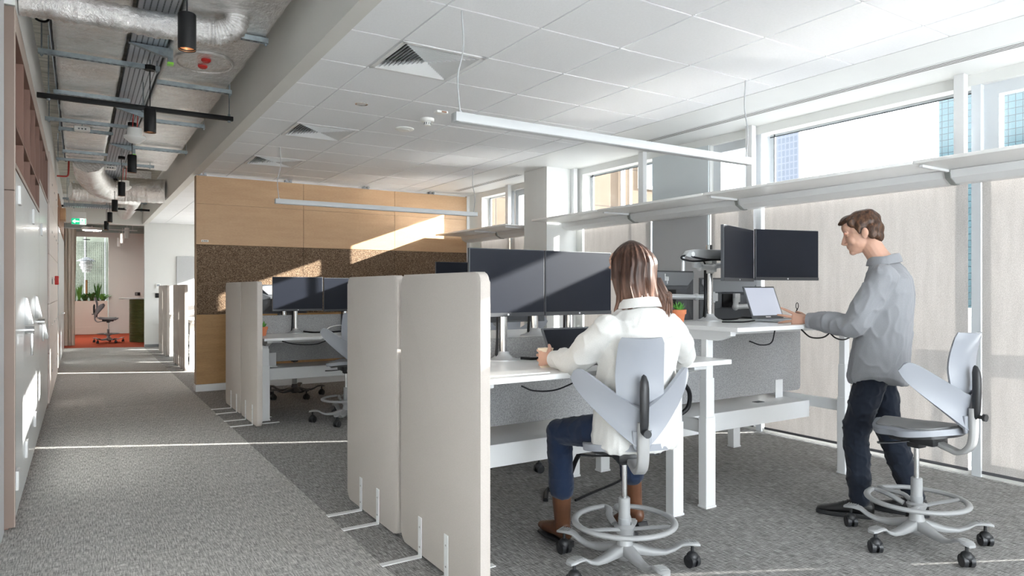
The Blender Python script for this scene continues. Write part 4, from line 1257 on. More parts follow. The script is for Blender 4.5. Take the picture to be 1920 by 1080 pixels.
back_monitor((4.44, 3.74), -0.30, 1.105, 1.44, 0.52, 'second grey-backed monitor facing away, behind the open laptop', logo=False)
back_monitor((2.45, 3.85), 0.0, 1.13, 1.47, 0.50, 'monitor on the far side of the woman desk, hidden behind her screens', logo=False)
back_monitor((1.98, 8.02), 0.0, 1.07, 1.40, 0.52, 'monitor facing away, peeking out behind the middle desk screens', logo=False)
monitor((3.98, 7.62), 0.0, 1.325, 1.688, 0.54, 'dark monitor seen above the closest divider, in front of the cork', G1)
monitor((2.05, 13.0), 0.3, 1.10, 1.47, 0.55, 'dark monitor just beyond the edge of the plywood partition', 'monitors in the far room', True)

def arm_path(m, pts, w=0.02, h=0.022):
    m.tube(pts, [(w, h)] * len(pts), n=12, up=(0, 0, 1))
def pole_arm(base, ztab, ztop, label, arms):
    """arms: list of (collar z, [(x,y,z)...] joint points to the screen back)"""
    t = thing('monitor_stand', label, 'monitor stand', (base[0], base[1], ztab), 0, 'silver poles and holders on the desks')
    bx, by = base
    def lc(p): return (p[0] - bx, p[1] - by, p[2] - ztab)
    m = MB(); m.lathe([(0.0, 0.0), (0.09, 0.0), (0.09, 0.006), (0.06, 0.014), (0.036, 0.035), (0.031, 0.05), (0.0, 0.051)], n=36); m.build('base_plate', arm_grey, t)
    m = MB(); m.cyl((0, 0, 0.03), (0, 0, ztop - ztab), 0.0235, n=28); m.build('pole', chrome, t)
    for zc_, pts in arms:
        m = MB(); m.cyl((0, 0, zc_ - ztab - 0.04), (0, 0, zc_ - ztab + 0.04), 0.030, n=24); m.box(-0.026, 0.026, -0.045, 0.0, zc_ - ztab - 0.03, zc_ - ztab + 0.03, bev=0.004); cl = m.build('collar', arm_grey, t)
        P = [lc(p) for p in pts]
        for i in range(len(P) - 1):
            m = MB(); arm_path(m, [P[i], P[i + 1]]); m.ball(P[i], (0.026, 0.026, 0.028)); m.ball(P[i + 1], (0.024, 0.024, 0.026)); m.build('arm_link', arm_grey, t)
        e = P[-1]
        m = MB(); m.box(e[0] - 0.03, e[0] + 0.03, e[1] - 0.018, e[1] + 0.012, e[2] - 0.035, e[2] + 0.035, bev=0.005); m.build('head', arm_grey, t)
    # cable along pole
    m = MB()
    zz = min(a[0] for a in arms) - ztab
    m.tube(smooth_path([(-0.045, 0.0, 0.02), (-0.034, 0.008, 0.12), (-0.032, 0.008, zz), (-0.05, 0.02, zz + 0.06)]), 0.006)
    m.tube(smooth_path([(-0.038, 0.02, 0.02), (-0.031, 0.018, 0.15), (-0.03, 0.018, zz)]), 0.005)
    m.build('cable_bundle', black_plastic, t)
    return t
pole_arm((2.045, 3.325), ZW, 1.50, 'silver monitor stand on a round base behind the left screen of the seated woman', [(1.38, [(2.045, 3.30, 1.38), (2.03, 3.285, 1.385)])])
pole_arm((2.52, 3.325), ZW, 1.50, 'silver monitor stand behind the right screen of the seated woman', [(1.38, [(2.52, 3.30, 1.38), (2.515, 3.285, 1.385)])])
t = pole_arm((3.775, 3.345), ZM, 1.662, 'tall silver monitor stand holding the raised pair above the standing desk', [
    (1.50, [(3.76, 3.30, 1.50), (3.56, 3.24, 1.50), (3.50, 3.22, 1.53)]),
    (1.545, [(3.80, 3.32, 1.515), (4.02, 3.26, 1.53), (4.22, 3.14, 1.58)])])
# upper link of the raised arm
m = MB(); m.prism([(-0.30, -0.005), (-0.26, 0.035), (-0.19, 0.045), (0.09, 0.05), (0.115, 0.03), (0.115, -0.005), (0.08, -0.02), (-0.18, -0.022)], -0.022, 0.022, M=Matrix.Translation((0.02, -0.14, 1.60 - ZM)) @ XZ, bev=0.005)
ul_shift = Vector((-0.13, 0.0, -0.03))
ul = m.build('gas_spring_arm', arm_grey, t)
ul.location = ul_shift
m = MB(); m.cyl((-0.215, -0.165, 1.612 - ZM), (-0.215, -0.169, 1.612 - ZM), 0.016, n=20); m.build('pivot_cap', mat('cap_light', (0.8, 0.8, 0.8), 0.3), ul)
m = MB(); m.cyl((0.105, -0.164, 1.625 - ZM), (0.105, -0.172, 1.625 - ZM), 0.019, n=20); m.build('pivot_cap', black_plastic, ul)
m = MB(); m.cyl((-0.26, -0.12, 1.50 - ZM), (-0.26, -0.12, 1.60 - ZM), 0.014, n=16); m.build('elbow_post', arm_grey, ul)
m = MB(); m.tube(smooth_path([(0.10, -0.15, 0.455), (-0.03, -0.17, 0.452), (-0.2, -0.16, 0.44), (-0.29, -0.14, 0.455), (-0.27, -0.15, 0.475), (-0.1, -0.168, 0.455), (0.08, -0.165, 0.452), (0.14, -0.15, 0.41), (0.16, -0.14, 0.34)]), 0.0065); m.build('cable_bundle', black_plastic, ul)
# second, lower pole with twin arms on the far side
pole_arm((3.99, 3.52), 1.045, 1.33, 'lower silver monitor stand carrying the monitor with the white logo', [(1.29, [(4.02, 3.55, 1.29), (3.92, 3.60, 1.29), (3.70, 3.70, 1.295), (3.62, 3.74, 1.29)])])
pole_arm((4.60, 3.53), 1.045, 1.33, 'small silver monitor stand beside the open laptop', [(1.22, [(4.58, 3.54, 1.22), (4.36, 3.60, 1.21), (4.44, 3.66, 1.28)])])
pole_arm((2.035, 7.74), ZF, 1.40, 'silver monitor stand on the middle desk', [(1.28, [(2.04, 7.72, 1.28), (2.04, 7.71, 1.285)])])
pole_arm((2.6, 7.74), ZF, 1.40, 'silver monitor stand on the middle desk behind the closest dividers', [(1.28, [(2.60, 7.72, 1.28), (2.60, 7.71, 1.285)])])
pole_arm((1.95, 7.90), 0.90, 1.30, 'silver monitor stand on the far side of the middle desk', [(1.22, [(1.96, 7.92, 1.22), (1.98, 7.97, 1.23)])])
pole_arm((2.42, 3.56), 1.055, 1.42, 'silver monitor stand on the far side of the woman desk', [(1.32, [(2.43, 3.6, 1.32), (2.45, 3.79, 1.32)])])
pole_arm((3.98, 7.73), ZF, 1.60, 'silver monitor stand holding the dark monitor in front of the cork', [(1.50, [(3.98, 7.71, 1.50), (3.98, 7.69, 1.505)])])
pole_arm((2.1, 13.12), 0.86, 1.40, 'silver monitor stand in the far room', [(1.28, [(2.1, 13.10, 1.28), (2.07, 13.06, 1.285)])])

# ================================================================ LAPTOPS, POTS, CUP, CABLES
lap_grey = mat('laptop_grey', (0.10, 0.105, 0.115), 0.4)
lap_silver = mat('laptop_silver', (0.50, 0.52, 0.55), 0.35, metal=0.3)
def laptop(x0, x1, yh, z, lean, hgt, depth, label, lit):
    t = thing('laptop', label, 'laptop', ((x0 + x1) / 2, yh, z), 0)
    w = (x1 - x0) / 2
    m = MB(); m.box(-w, w, -depth, 0.01, 0.004, 0.018, bev=0.004); b0 = m.build('base', lap_silver, t)
    m = MB(); m.box(-w + 0.02, w - 0.02, -depth * 0.55, -0.02, 0.0179, 0.0195, bev=0.0005); m.build('keyboard', lap_grey, b0, flat=True)
    Mx = Matrix.Translation((0, 0.004, 0.018)) @ Matrix.Rotation(-math.atan2(lean, hgt), 4, 'X')
    H = math.hypot(lean, hgt)
    m = MB(); m.box(-w, w, -0.004, 0.005, 0, H, bev=0.003, M=Mx); lid = m.build('lid', lap_grey, t)
    m = MB(); m.box(-w + 0.012, w - 0.012, -0.0052, -0.0041, 0.022, H - 0.012, M=Mx)
    m.build('screen', mat('lit_screen', (0.05, 0.05, 0.06), 0.35, emit=(0.80, 0.86, 1.0), estr=0.19) if lit else scr, lid, flat=True)
    if lit:
        m = MB(); m.box(-0.028, -0.022, -0.0062, -0.0051, 0.006, 0.016, M=Mx); m.box(-0.02, -0.004, -0.0062, -0.0051, 0.006, 0.015, M=Mx); m.box(-0.001, 0.012, -0.0062, -0.0051, 0.006, 0.015, M=Mx); m.box(0.014, 0.026, -0.0062, -0.0051, 0.006, 0.015, M=Mx)
        m.build('maker_mark', mat('logo_white', (0.85, 0.86, 0.88), 0.4), lid, flat=True)
        m = MB(); m.cyl((0, 0, 0), (0, -0.001, 0), 0.002, n=8); m.bm.transform(Mx @ Matrix.Translation((0, -0.0045, H - 0.006))); m.build('camera', black_plastic, lid)
    return t
laptop(3.935, 4.275, 3.10, ZM, 0.085, 0.225, 0.23, 'open laptop with a bright white screen under the standing man\'s hand', True)
laptop(2.19, 2.53, 3.06, ZW, 0.095, 0.165, 0.22, 'open laptop with a dark screen in front of the seated woman', False)

terra = mat('terracotta', (0.58, 0.19, 0.085), 0.75, noise=0.06, nscale=20)
leaf = mat('succulent_green', (0.10, 0.33, 0.05), 0.5, noise=0.2, nscale=12)
soil = mat('soil', (0.04, 0.025, 0.015), 0.95)
def pot_plant(x, y, z, s_, label, seed=1, leaves=13):
    t = thing('potted_succulent', label, 'potted plant', (x, y, z), 0, 'little succulents in terracotta pots')
    m = MB(); m.lathe([(0.0, 0.0), (0.030 * s_, 0.0), (0.041 * s_, 0.062 * s_), (0.048 * s_, 0.062 * s_), (0.050 * s_, 0.09 * s_), (0.044 * s_, 0.09 * s_), (0.042 * s_, 0.078 * s_), (0.0, 0.077 * s_)], n=32); m.build('pot', terra, t)
    m = MB(); m.lathe([(0.0, 0.074 * s_), (0.0415 * s_, 0.074 * s_), (0.0415 * s_, 0.081 * s_), (0.0, 0.083 * s_)], n=20); m.build('soil', soil, t)
    rnd = random.Random(seed)
    m = MB()
    for k in range(leaves):
        a = 2.4 * k + rnd.uniform(-.2, .2)
        tilt = 0.25 + 0.85 * k / leaves
        L_ = (0.045 + 0.02 * rnd.random()) * s_
        d = Vector((math.cos(a) * math.sin(tilt), math.sin(a) * math.sin(tilt), math.cos(tilt)))
        p0 = Vector((0, 0, 0.082 * s_)) + Vector((d.x, d.y, 0)) * 0.008
        P = [p0, p0 + d * L_ * 0.35, p0 + d * L_ * 0.7 + Vector((0, 0, 0.002)), p0 + d * L_ + Vector((0, 0, 0.006))]
        rr = [(0.004 * s_, 0.006 * s_), (0.005 * s_, 0.013 * s_), (0.004 * s_, 0.009 * s_), (0.0008, 0.001)]
        m.tube(P, rr, n=8, up=(0, 0, 1))
    m.build('leaves', leaf, t)
    return t
pot_plant(3.32, 3.20, ZM, 1.0, 'terracotta pot with a green succulent on the raised desk, right behind the seated woman', 3)
pot_plant(1.62, 7.45, ZF, 1.05, 'terracotta pot half hidden at the edge of the middle divider', 5)
pot_plant(1.95, 13.0, 0.86, 1.1, 'terracotta pot cut off by the corner of the partition', 7)
pot_plant(1.72, 15.7, 0.86, 1.6, 'pale orange pot on the farthest desk between two dividers', 9, 4)

t = thing('paper_cup', 'cream paper cup held in the left hand of the seated woman', 'cup', (2.045, 2.905, ZW))
m = MB(); m.lathe([(0.0, 0.0), (0.029, 0.0), (0.039, 0.092), (0.041, 0.094), (0.041, 0.098), (0.038, 0.098), (0.036, 0.09), (0.0, 0.088)], n=36); m.build('cup_body', mat('cup_cream', (0.78, 0.68, 0.53), 0.6), t)
m = MB(); m.tube(smooth_path([(0.036, 0.0, 0.078), (0.058, 0.003, 0.075), (0.062, 0.003, 0.05), (0.05, 0.0, 0.03), (0.033, 0, 0.03)]), 0.005, n=8); m.build('handle', mat('cup_cream', (0.78, 0.68, 0.53), 0.6), t)
o = MB(); o.prism([(1.50, 2.72), (1.92, 2.69), (1.93, 2.82), (1.52, 2.86)], ZW, ZW + 0.004); tag(o.build('paper_sheet', mat('paper', (0.88, 0.88, 0.87), 0.6), flat=True), 'white sheet lying on the desk left of the cup', 'paper')

def cable(pts, r, label, cat='cable', mt=None, group='loose cables around the desks'):
    m = MB(); m.tube(smooth_path(pts, 8), r, n=8)
    tag(m.build('cable', mt or black_plastic), label, cat, group)
cable([(2.12, 3.26, ZW + 0.012), (2.2, 3.22, ZW + 0.009), (2.3, 3.23, ZW + 0.02), (2.42, 3.2, ZW + 0.008), (2.55, 3.24, ZW + 0.006)], 0.008, 'black cable bundle lying behind the dark laptop')
cable([(1.75, 2.68, 0.895), (1.85, 2.72, 0.86), (1.98, 2.72, 0.855), (2.12, 2.70, 0.90), (2.2, 2.7, 0.918)], 0.004, 'thin black cable sagging below the woman desk at the left')
cable([(3.42, 2.72, 1.035), (3.50, 2.70, 1.01), (3.60, 2.70, 1.02), (3.66, 2.72, 1.09)], 0.004, 'short black cable sagging below the raised desk at its corner')
cable([(3.90, 2.70, 1.09), (3.98, 2.69, 1.04), (4.10, 2.68, 1.035), (4.18, 2.68, 1.07), (4.2, 2.7, 1.095)], 0.005, 'black cable loop sagging under the raised desk below the laptop')
cable([(4.14, 2.68, 1.09), (4.20, 2.66, 1.03), (4.32, 2.66, 1.015), (4.44, 2.66, 1.06), (4.5, 2.68, 1.095)], 0.005, 'black cable loop sagging under the raised desk beside the first loop')
cable([(4.26, 2.70, 1.095), (4.42, 2.66, 1.05), (4.6, 2.66, 1.04), (4.78, 2.68, 1.06), (4.85, 2.7, 1.095)], 0.004, 'longest cable under the raised desk, nearest the man')
cable([(3.86, 3.32, ZM + 0.008), (3.95, 3.26, ZM + 0.012), (4.05, 3.28, ZM + 0.02), (4.2, 3.24, ZM + 0.01), (4.35, 3.2, ZM + 0.008)], 0.007, 'black cable bundle on the raised desk behind the laptop')
cable([(3.62, 3.1, ZM + 0.006), (3.72, 3.02, ZM + 0.006), (3.8, 3.0, ZM + 0.012), (3.9, 3.06, ZM + 0.01)], 0.005, 'black cable left of the bright laptop')
cable([(1.72, 7.05, 0.825), (1.85, 7.02, 0.79), (2.05, 7.0, 0.785), (2.2, 7.04, 0.83)], 0.005, 'black cable sagging below the middle desk')
cable([(2.1, 7.66, ZF + 0.02), (2.2, 7.6, ZF + 0.008), (2.38, 7.58, ZF + 0.008), (2.55, 7.55, ZF + 0.02), (2.62, 7.6, ZF + 0.06), (2.7, 7.55, ZF + 0.03)], 0.009, 'thick black cable lying on the middle desk')
cable([(2.3, 7.55, ZF + 0.005), (2.38, 7.6, ZF + 0.06), (2.5, 7.58, ZF + 0.08), (2.6, 7.5, ZF + 0.05), (2.58, 7.3, ZF + 0.004)], 0.005, 'white cable looping up from the middle desk', mt=wp)
cable([(2.9, 3.05, 0.93 - 0.03), (3.0, 3.0, 0.78), (3.05, 2.98, 0.66), (3.10, 3.0, 0.58), (3.17, 2.98, 0.62), (3.16, 2.96, 0.72), (3.08, 2.96, 0.80)], 0.014, 'thick black cable loop hanging between the woman desk and the raised desk')
cable([(2.9, 3.3, 0.5), (2.75, 3.5, 0.3), (2.72, 3.62, 0.08), (2.64, 3.72, 0.012), (2.5, 3.55, 0.008)], 0.016, 'thick black cable spine reaching the carpet under the woman desk')
cable([(2.66, 3.45, 0.008), (2.85, 3.52, 0.008), (3.15, 3.62, 0.008), (3.4, 3.75, 0.008)], 0.008, 'flat black cable on the carpet behind the desk legs')
# stylus standing by the laptop
o = MB(); o.tube([(4.33, 3.05, ZM + 0.045), (4.36, 3.05, ZM + 0.085)], 0.004, n=8); o.tube([(4.355 + 0.014 * math.cos(a * PI / 6), 3.05, ZM + 0.105 + 0.022 * math.sin(a * PI / 6)) for a in range(13)], 0.0028, n=6); o.tube([(4.31, 3.05, ZM), (4.33, 3.05, ZM + 0.05)], 0.005, n=8)
tag(o.build('pen_loop', black_plastic), 'black cable tie loop sticking up right of the bright laptop', 'cable tie')
# ================================================================ SADDLE STOOLS WITH WINGED BACKRESTS
ch_white = mat('stool_shell_grey', (0.29, 0.305, 0.34), 0.4)
ch_base = mat('stool_base_grey', (0.33, 0.335, 0.34), 0.42)
ch_tube = mat('stool_arm_grey', (0.34, 0.34, 0.34), 0.4)
ch_seatpad = mat('stool_seat_pad', (0.22, 0.22, 0.225), 0.8)
ch_black = mat('stool_black', (0.02, 0.021, 0.024), 0.4)
ch_dark = mat('stool_dark_shell', (0.06, 0.06, 0.065), 0.45)
def saddle_stool(x, y, rz, base_rot, label, S_=0.62, dark=False, ring=True, group='saddle stools with winged backrests'):
    sh = ch_dark if dark else ch_white
    bs = ch_dark if dark else ch_base
    t = thing('saddle_stool', label, 'stool', (x, y, 0), rz, group)
    # hub
    m = MB(); m.lathe([(0.0, 0.045), (0.03, 0.045), (0.045, 0.06), (0.048, 0.10), (0.036, 0.135), (0.032, 0.16), (0.0, 0.16)], n=32); m.build('hub', bs, t)
    for k in range(5):
        a = base_rot - rz + 2 * PI * k / 5
        M = Matrix.Rotation(a, 4, 'Z')
        prof = [(0.02, 0.10, 0.034, 0.024), (0.07, 0.092, 0.032, 0.02), (0.14, 0.078, 0.026, 0.014), (0.20, 0.076, 0.022, 0.010), (0.245, 0.092, 0.02, 0.009), (0.28, 0.115, 0.024, 0.008), (0.315, 0.120, 0.031, 0.008), (0.35, 0.116, 0.030, 0.008), (0.368, 0.110, 0.018, 0.006)]
        rings = []
        for r_, z, w_, h_ in prof:
            rings.append([M @ Vector((r_, w_ * cx_, z + h_ * cz_)) for cx_, cz_ in ((-1, -0.5), (-0.8, -1), (0.8, -1), (1, -0.5), (1, 0.5), (0.75, 1), (-0.75, 1), (-1, 0.5))])
        m = MB(); m.rings(rings)
        for q in range(5):
            r_ = 0.30 + q * 0.012
            m.box(r_ - 0.002, r_ + 0.002, -0.022, 0.022, 0.127, 0.1295, M=M)
        ft = m.build('foot', bs, t, angle=50)
        m = MB()
        ca = a * 1.7 + k
        C = M @ Vector((0.333, 0, 0.031))
        d = Vector((math.cos(ca), math.sin(ca), 0))
        side = Vector((-d.y, d.x, 0))
        for s_ in (-1, 1):
            m.cyl(C + side * (0.007 * s_), C + side * (0.027 * s_), 0.031, n=22)
        m.ball(C + Vector((0, 0, 0.018)), (0.03, 0.03, 0.03))
        m.cyl(C + Vector((0, 0, 0.02)), C + Vector((0, 0, 0.082)), 0.008, n=10)
        m.build('caster', ch_black, ft)
    # column
    m = MB(); m.lathe([(0.030, 0.155), (0.030, 0.245), (0.0285, 0.246), (0.0285, 0.25)], n=28, cap=False); m.build('lower_sleeve', mat('sleeve_grey', (0.33, 0.34, 0.35), 0.4), t)
    m = MB(); m.lathe([(0.0, 0.244), (0.028, 0.246), (0.028, 0.34), (0.024, 0.345), (0.0, 0.345)], n=28); m.build('upper_sleeve', ch_base, t)
    m = MB(); m.cyl((0, 0, 0.34), (0, 0, S_ - 0.08), 0.0135, n=20); m.build('gas_spring', chrome, t)
    if ring:
        m = MB(); R0 = 0.238; zr = 0.228
        pts = [(R0 * math.cos(R(a_)) * 1.0, R0 * math.sin(R(a_)) * 0.98, zr) for a_ in range(-262, 83, 8)]
        pts = [(0.035, 0.05, 0.20), (0.045, 0.11, 0.222), (0.022, 0.19, 0.225)][:3] + list(reversed(pts)) + [(-0.022, 0.19, 0.225), (-0.045, 0.11, 0.222), (-0.035, 0.05, 0.20)]
        m.tube(smooth_path(pts, 3), [(0.012, 0.017)] * ((len(pts) - 1) * 3 + 1), n=12, up=(0, 0, 1))
        for s_ in (-1, 1):
            m.tube(smooth_path([(s_ * 0.03, -0.02, 0.195), (s_ * 0.11, -0.06, 0.212), (s_ * 0.205, -0.105, 0.226)]), [(0.009, 0.015)] * 13, n=10, up=(0, 0, 1))
        m.lathe([(0.036, 0.165), (0.046, 0.19), (0.05, 0.205), (0.034, 0.215), (0.031, 0.20)], n=28, cap=False)
        rr = m.build('foot_ring', ch_base if not dark else ch_dark, t)
        rr.rotation_euler = (0, 0, 0)
    # seat mechanism and levers
    m = MB(); m.box(-0.065, 0.065, -0.13, 0.12, S_ - 0.085, S_ - 0.03, bev=0.012); m.box(-0.035, 0.035, -0.035, 0.035, S_ - 0.115, S_ - 0.08, bev=0.01); mech = m.build('mechanism', ch_black, t)
    m = MB(); m.tube([(0.05, 0.03, S_ - 0.075), (0.15, 0.05, S_ - 0.085), (0.19, 0.05, S_ - 0.088)], [(0.005, 0.01), (0.005, 0.01), (0.006, 0.014)], n=10, up=(0, 0, 1)); m.build('lever', ch_black, mech)
    m = MB(); m.tube([(-0.05, 0.0, S_ - 0.075), (-0.14, 0.05, S_ - 0.085), (-0.19, 0.09, S_ - 0.088)], [(0.005, 0.01), (0.005, 0.01), (0.006, 0.014)], n=10, up=(0, 0, 1)); m.build('lever', ch_black, mech)
    # saddle seat
    def seat_pt(u, v, dz=0.0, sc=1.0):
        w_ = (0.225 - 0.05 * max(0, v) ** 2 - 0.03 * max(0, -v) ** 3) * sc
        yy = 0.235 * v * sc - 0.005
        e = max(0.0, 1 - 0.28 * abs(v) ** 5)
        x_ = w_ * u * e * (1 - 0.12 * math.exp(-((v - 0.15) / 0.25) ** 2))
        z_ = S_ + 0.012 + 0.035 * max(0, -v) ** 2 * (0.5 + 0.5 * u * u) - 0.035 * u * u * (0.4 + 0.9 * max(0, v)) - 0.05 * max(0, v) ** 3 * 0.5 + 0.02 * math.exp(-(u / 0.3) ** 2) * max(0, v) + dz
        return (x_, yy, z_)
    def disc(u0, v0):
        # square to disc
        return u0 * math.sqrt(max(0, 1 - v0 * v0 / 2)), v0 * math.sqrt(max(0, 1 - u0 * u0 / 2))
    N = 22
    g1 = [[seat_pt(*disc(-1 + 2 * i / N, -1 + 2 * j / N)) for j in range(N + 1)] for i in range(N + 1)]
    m = MB(); m.sheet(g1, 0.03); bmesh.ops.bevel(m.bm, geom=[e for e in m.bm.edges if e.is_manifold and e.calc_face_angle(0) > 1.2], offset=0.008, segments=2, affect='EDGES'); m._tag(m.bm.faces)
    st = m.build('seat', sh, t, angle=60)
    g2 = [[seat_pt(*disc((-1 + 2 * i / N) * 0.74, (-1 + 2 * j / N) * 0.8), 0.009) for j in range(N + 1)] for i in range(N + 1)]
    m = MB(); m.sheet(g2, 0.012); m.build('seat_pad', ch_seatpad if not dark else ch_dark, st, angle=60)
    g3 = [[seat_pt(*disc((-1 + 2 * i / N) * 0.8, (-1 + 2 * j / N) * 0.86), -0.028) for j in range(N + 1)] for i in range(N + 1)]
    m = MB(); m.sheet(g3, 0.018); m.build('under_shell', ch_black, st, angle=60)
    # bent arm from under the seat up to the backrest
    m = MB(); P = smooth_path([(0, -0.10, S_ - 0.065), (0, -0.17, S_ - 0.085), (0, -0.22, S_ - 0.095), (0, -0.268, S_ - 0.065), (0, -0.288, S_ - 0.005), (0, -0.290, S_ + 0.14)], 6)
    m.rings([[(Vector(p) + (Vector((1, 0, 0)) * (0.026 * a_)) + (nn * (0.013 * b_))) for a_, b_ in ((-1, -0.6), (-0.8, -1), (0.8, -1), (1, -0.6), (1, 0.6), (0.8, 1), (-0.8, 1), (-1, 0.6))] for p, nn in [(p, (Vector((1, 0, 0)).cross((P[min(i + 1, len(P) - 1)] - P[max(i - 1, 0)]).normalized()))) for i, p in enumerate(P)]])
    m.build('back_arm', ch_tube if not dark else ch_dark, t, angle=50)
    # backrest: lower spine plate, wings, tall upper shell
    Bz = S_
    gw = []
    NU, NV = 44, 8
    for i in range(NU + 1):
        u = math.sin(PI / 2 * (-1 + 2 * i / NU))
        au = abs(u)
        hc = Bz + 0.10 + 0.235 * au ** 1.25
        hh = (0.085 - 0.034 * au) * math.sqrt(max(0.10, 1 - au ** 12))
        row = []
        for j in range(NV + 1):
            v = -1 + 2 * j / NV
            xx = 0.282 * u * (1 - 0.02 * v)
            yy = -0.270 + 0.155 * au ** 1.7 + 0.012 * (1 - v) * au
            row.append((xx, yy - 0.02 * v * v * (1 - au), hc + hh * v * (1.15 if v > 0 else 1.0)))
        gw.append(row)
    m = MB(); m.sheet(gw, 0.016)
    gu = []
    for i in range(15):
        v = i / 14
        z_ = Bz + 0.165 + 0.350 * v
        hw = (0.100 + 0.010 * math.sin(PI * v) - 0.004 * v) * (0.55 + 0.45 * min(1, v / 0.22))
        if v > 0.93: hw -= 0.012
        row = []
        for j in range(13):
            u = -1 + 2 * j / 12
            row.append((hw * u, -0.266 + 0.034 * max(0, 1 - v / 0.3) ** 1.3 - 0.004 * v + 0.028 * u * u * (0.4 + v) + 0.02 * math.sin(PI * v) - 0.045 * max(0, v - 0.45) ** 1.3 * 1.5, z_))
        gu.append(row)
    m.sheet(gu, 0.013)
    m.prism([(-0.034, Bz + 0.012), (0.034, Bz + 0.012), (0.042, Bz + 0.03), (0.045, Bz + 0.10), (-0.045, Bz + 0.10), (-0.042, Bz + 0.03)], -0.278, -0.260, M=XZ, bev=0.006)
    bk = m.build('backrest', sh, t, angle=60)
    gp = []
    m = MB(); m.tube([(0, -0.292, Bz + 0.085), (0, -0.298, Bz + 0.10), (0, -0.303, Bz + 0.13), (0, -0.306, Bz + 0.22), (0, -0.305, Bz + 0.29), (0, -0.302, Bz + 0.32), (0, -0.298, Bz + 0.345), (0, -0.295, Bz + 0.352)], [0.008, 0.018, 0.0215, 0.023, 0.023, 0.021, 0.012, 0.003], n=18, flat=(1.15, 0.85))
    m.build('spine_grip', ch_black, bk)
    m = MB(); m.cyl((0, -0.30, Bz + 0.10), (0, -0.338, Bz + 0.10), 0.009, n=12); m.cyl((0, -0.336, Bz + 0.10), (0, -0.350, Bz + 0.10), 0.018, n=20); m.build('adjust_knob', ch_black, bk)
    m = MB(); m.box(-0.04, 0.04, -0.262, -0.232, Bz + 0.03, Bz + 0.10, bev=0.012); m.build('lumbar_block', ch_dark, bk)
    return t
saddle_stool(2.225, 2.50, R(-25), R(42), 'light grey saddle stool under the seated woman')
saddle_stool(3.775, 1.925, R(-6), R(30), 'empty light grey saddle stool at the right with its footring in full view')
saddle_stool(2.31, 6.83, R(-4), R(20), 'light grey saddle stool at the middle desk, half hidden by the nearest dividers', S_=0.60)
saddle_stool(2.28, 8.72, R(190), R(-8), 'dark saddle stool on the far side of the middle desk', S_=0.55, dark=True, ring=False)
saddle_stool(2.92, 4.46, R(176), R(-30), 'light grey saddle stool across the desk from the seated woman', S_=0.77)
saddle_stool(0.60, 19.95, R(-95), R(10), 'saddle stool with a dark seat on the red carpet')
saddle_stool(2.0, 14.25, R(180), R(0), 'stool behind the far desk beyond the partition', S_=0.56)
# ================================================================ PEOPLE
skin = mat('skin', (0.56, 0.335, 0.25), 0.5, noise=0.05, nscale=18, spec=0.35)
for _m in (skin,):
    _b = _m.node_tree.nodes['Principled BSDF']
    _b.inputs['Subsurface Weight'].default_value = 0.12
    _b.inputs['Subsurface Radius'].default_value = (0.02, 0.008, 0.004)
    _b.inputs['Subsurface Scale'].default_value = 0.5
def hair_mat(name, c0, c1, c2, stretch, tip=None, z0=0, z1=1):
    m_, n, L, b = nodes(name)
    g = n.new('ShaderNodeTexCoord')
    f = noise_n(n, L, g.outputs['Object'], 1.0, stretch, 4, 0.6)
    r = ramp(n, [(0.32, c0), (0.5, c1), (0.68, c2)]); L.new(f, r.inputs['Fac'])
    col = r.outputs['Color']
    if tip:
        s_ = n.new('ShaderNodeSeparateXYZ'); L.new(g.outputs['Object'], s_.inputs[0])
        mr = n.new('ShaderNodeMapRange'); mr.inputs['From Min'].default_value = z1; mr.inputs['From Max'].default_value = z0
        L.new(s_.outputs[2], mr.inputs['Value'])
        col = mixc(n, L, math_n(n, L, 'MULTIPLY', mr.outputs[0], 0.75), col, tip)
    L.new(col, b.inputs['Base Color'])
    b.inputs['Roughness'].default_value = 0.42
    b.inputs['Specular IOR Level'].default_value = 0.4
    bu = n.new('ShaderNodeBump'); bu.inputs['Strength'].default_value = 0.6; bu.inputs['Distance'].default_value = 0.004
    L.new(f, bu.inputs['Height']); L.new(bu.outputs['Normal'], b.inputs['Normal'])
    return m_
def cloth(name, col, nsc=300, rough=0.9):
    m_, n, L, b = nodes(name)
    g = n.new('ShaderNodeTexCoord')
    f = noise_n(n, L, g.outputs['Object'], nsc, (1, 1, 1), 2)
    w = noise_n(n, L, g.outputs['Object'], 7, (1, 1, 0.4), 3, 0.5)
    r = ramp(n, [(0.3, tuple(c * 0.93 for c in col)), (0.7, tuple(min(1, c * 1.05) for c in col))]); L.new(f, r.inputs['Fac'])
    L.new(r.outputs['Color'], b.inputs['Base Color'])
    b.inputs['Roughness'].default_value = rough
    b.inputs['Specular IOR Level'].default_value = 0.15
    b.inputs['Sheen Weight'].default_value = 0.15
    bu = n.new('ShaderNodeBump'); bu.inputs['Strength'].default_value = 0.45; bu.inputs['Distance'].default_value = 0.02
    L.new(math_n(n, L, 'ADD', math_n(n, L, 'MULTIPLY', f, 0.02), w), bu.inputs['Height']); L.new(bu.outputs['Normal'], b.inputs['Normal'])
    return m_

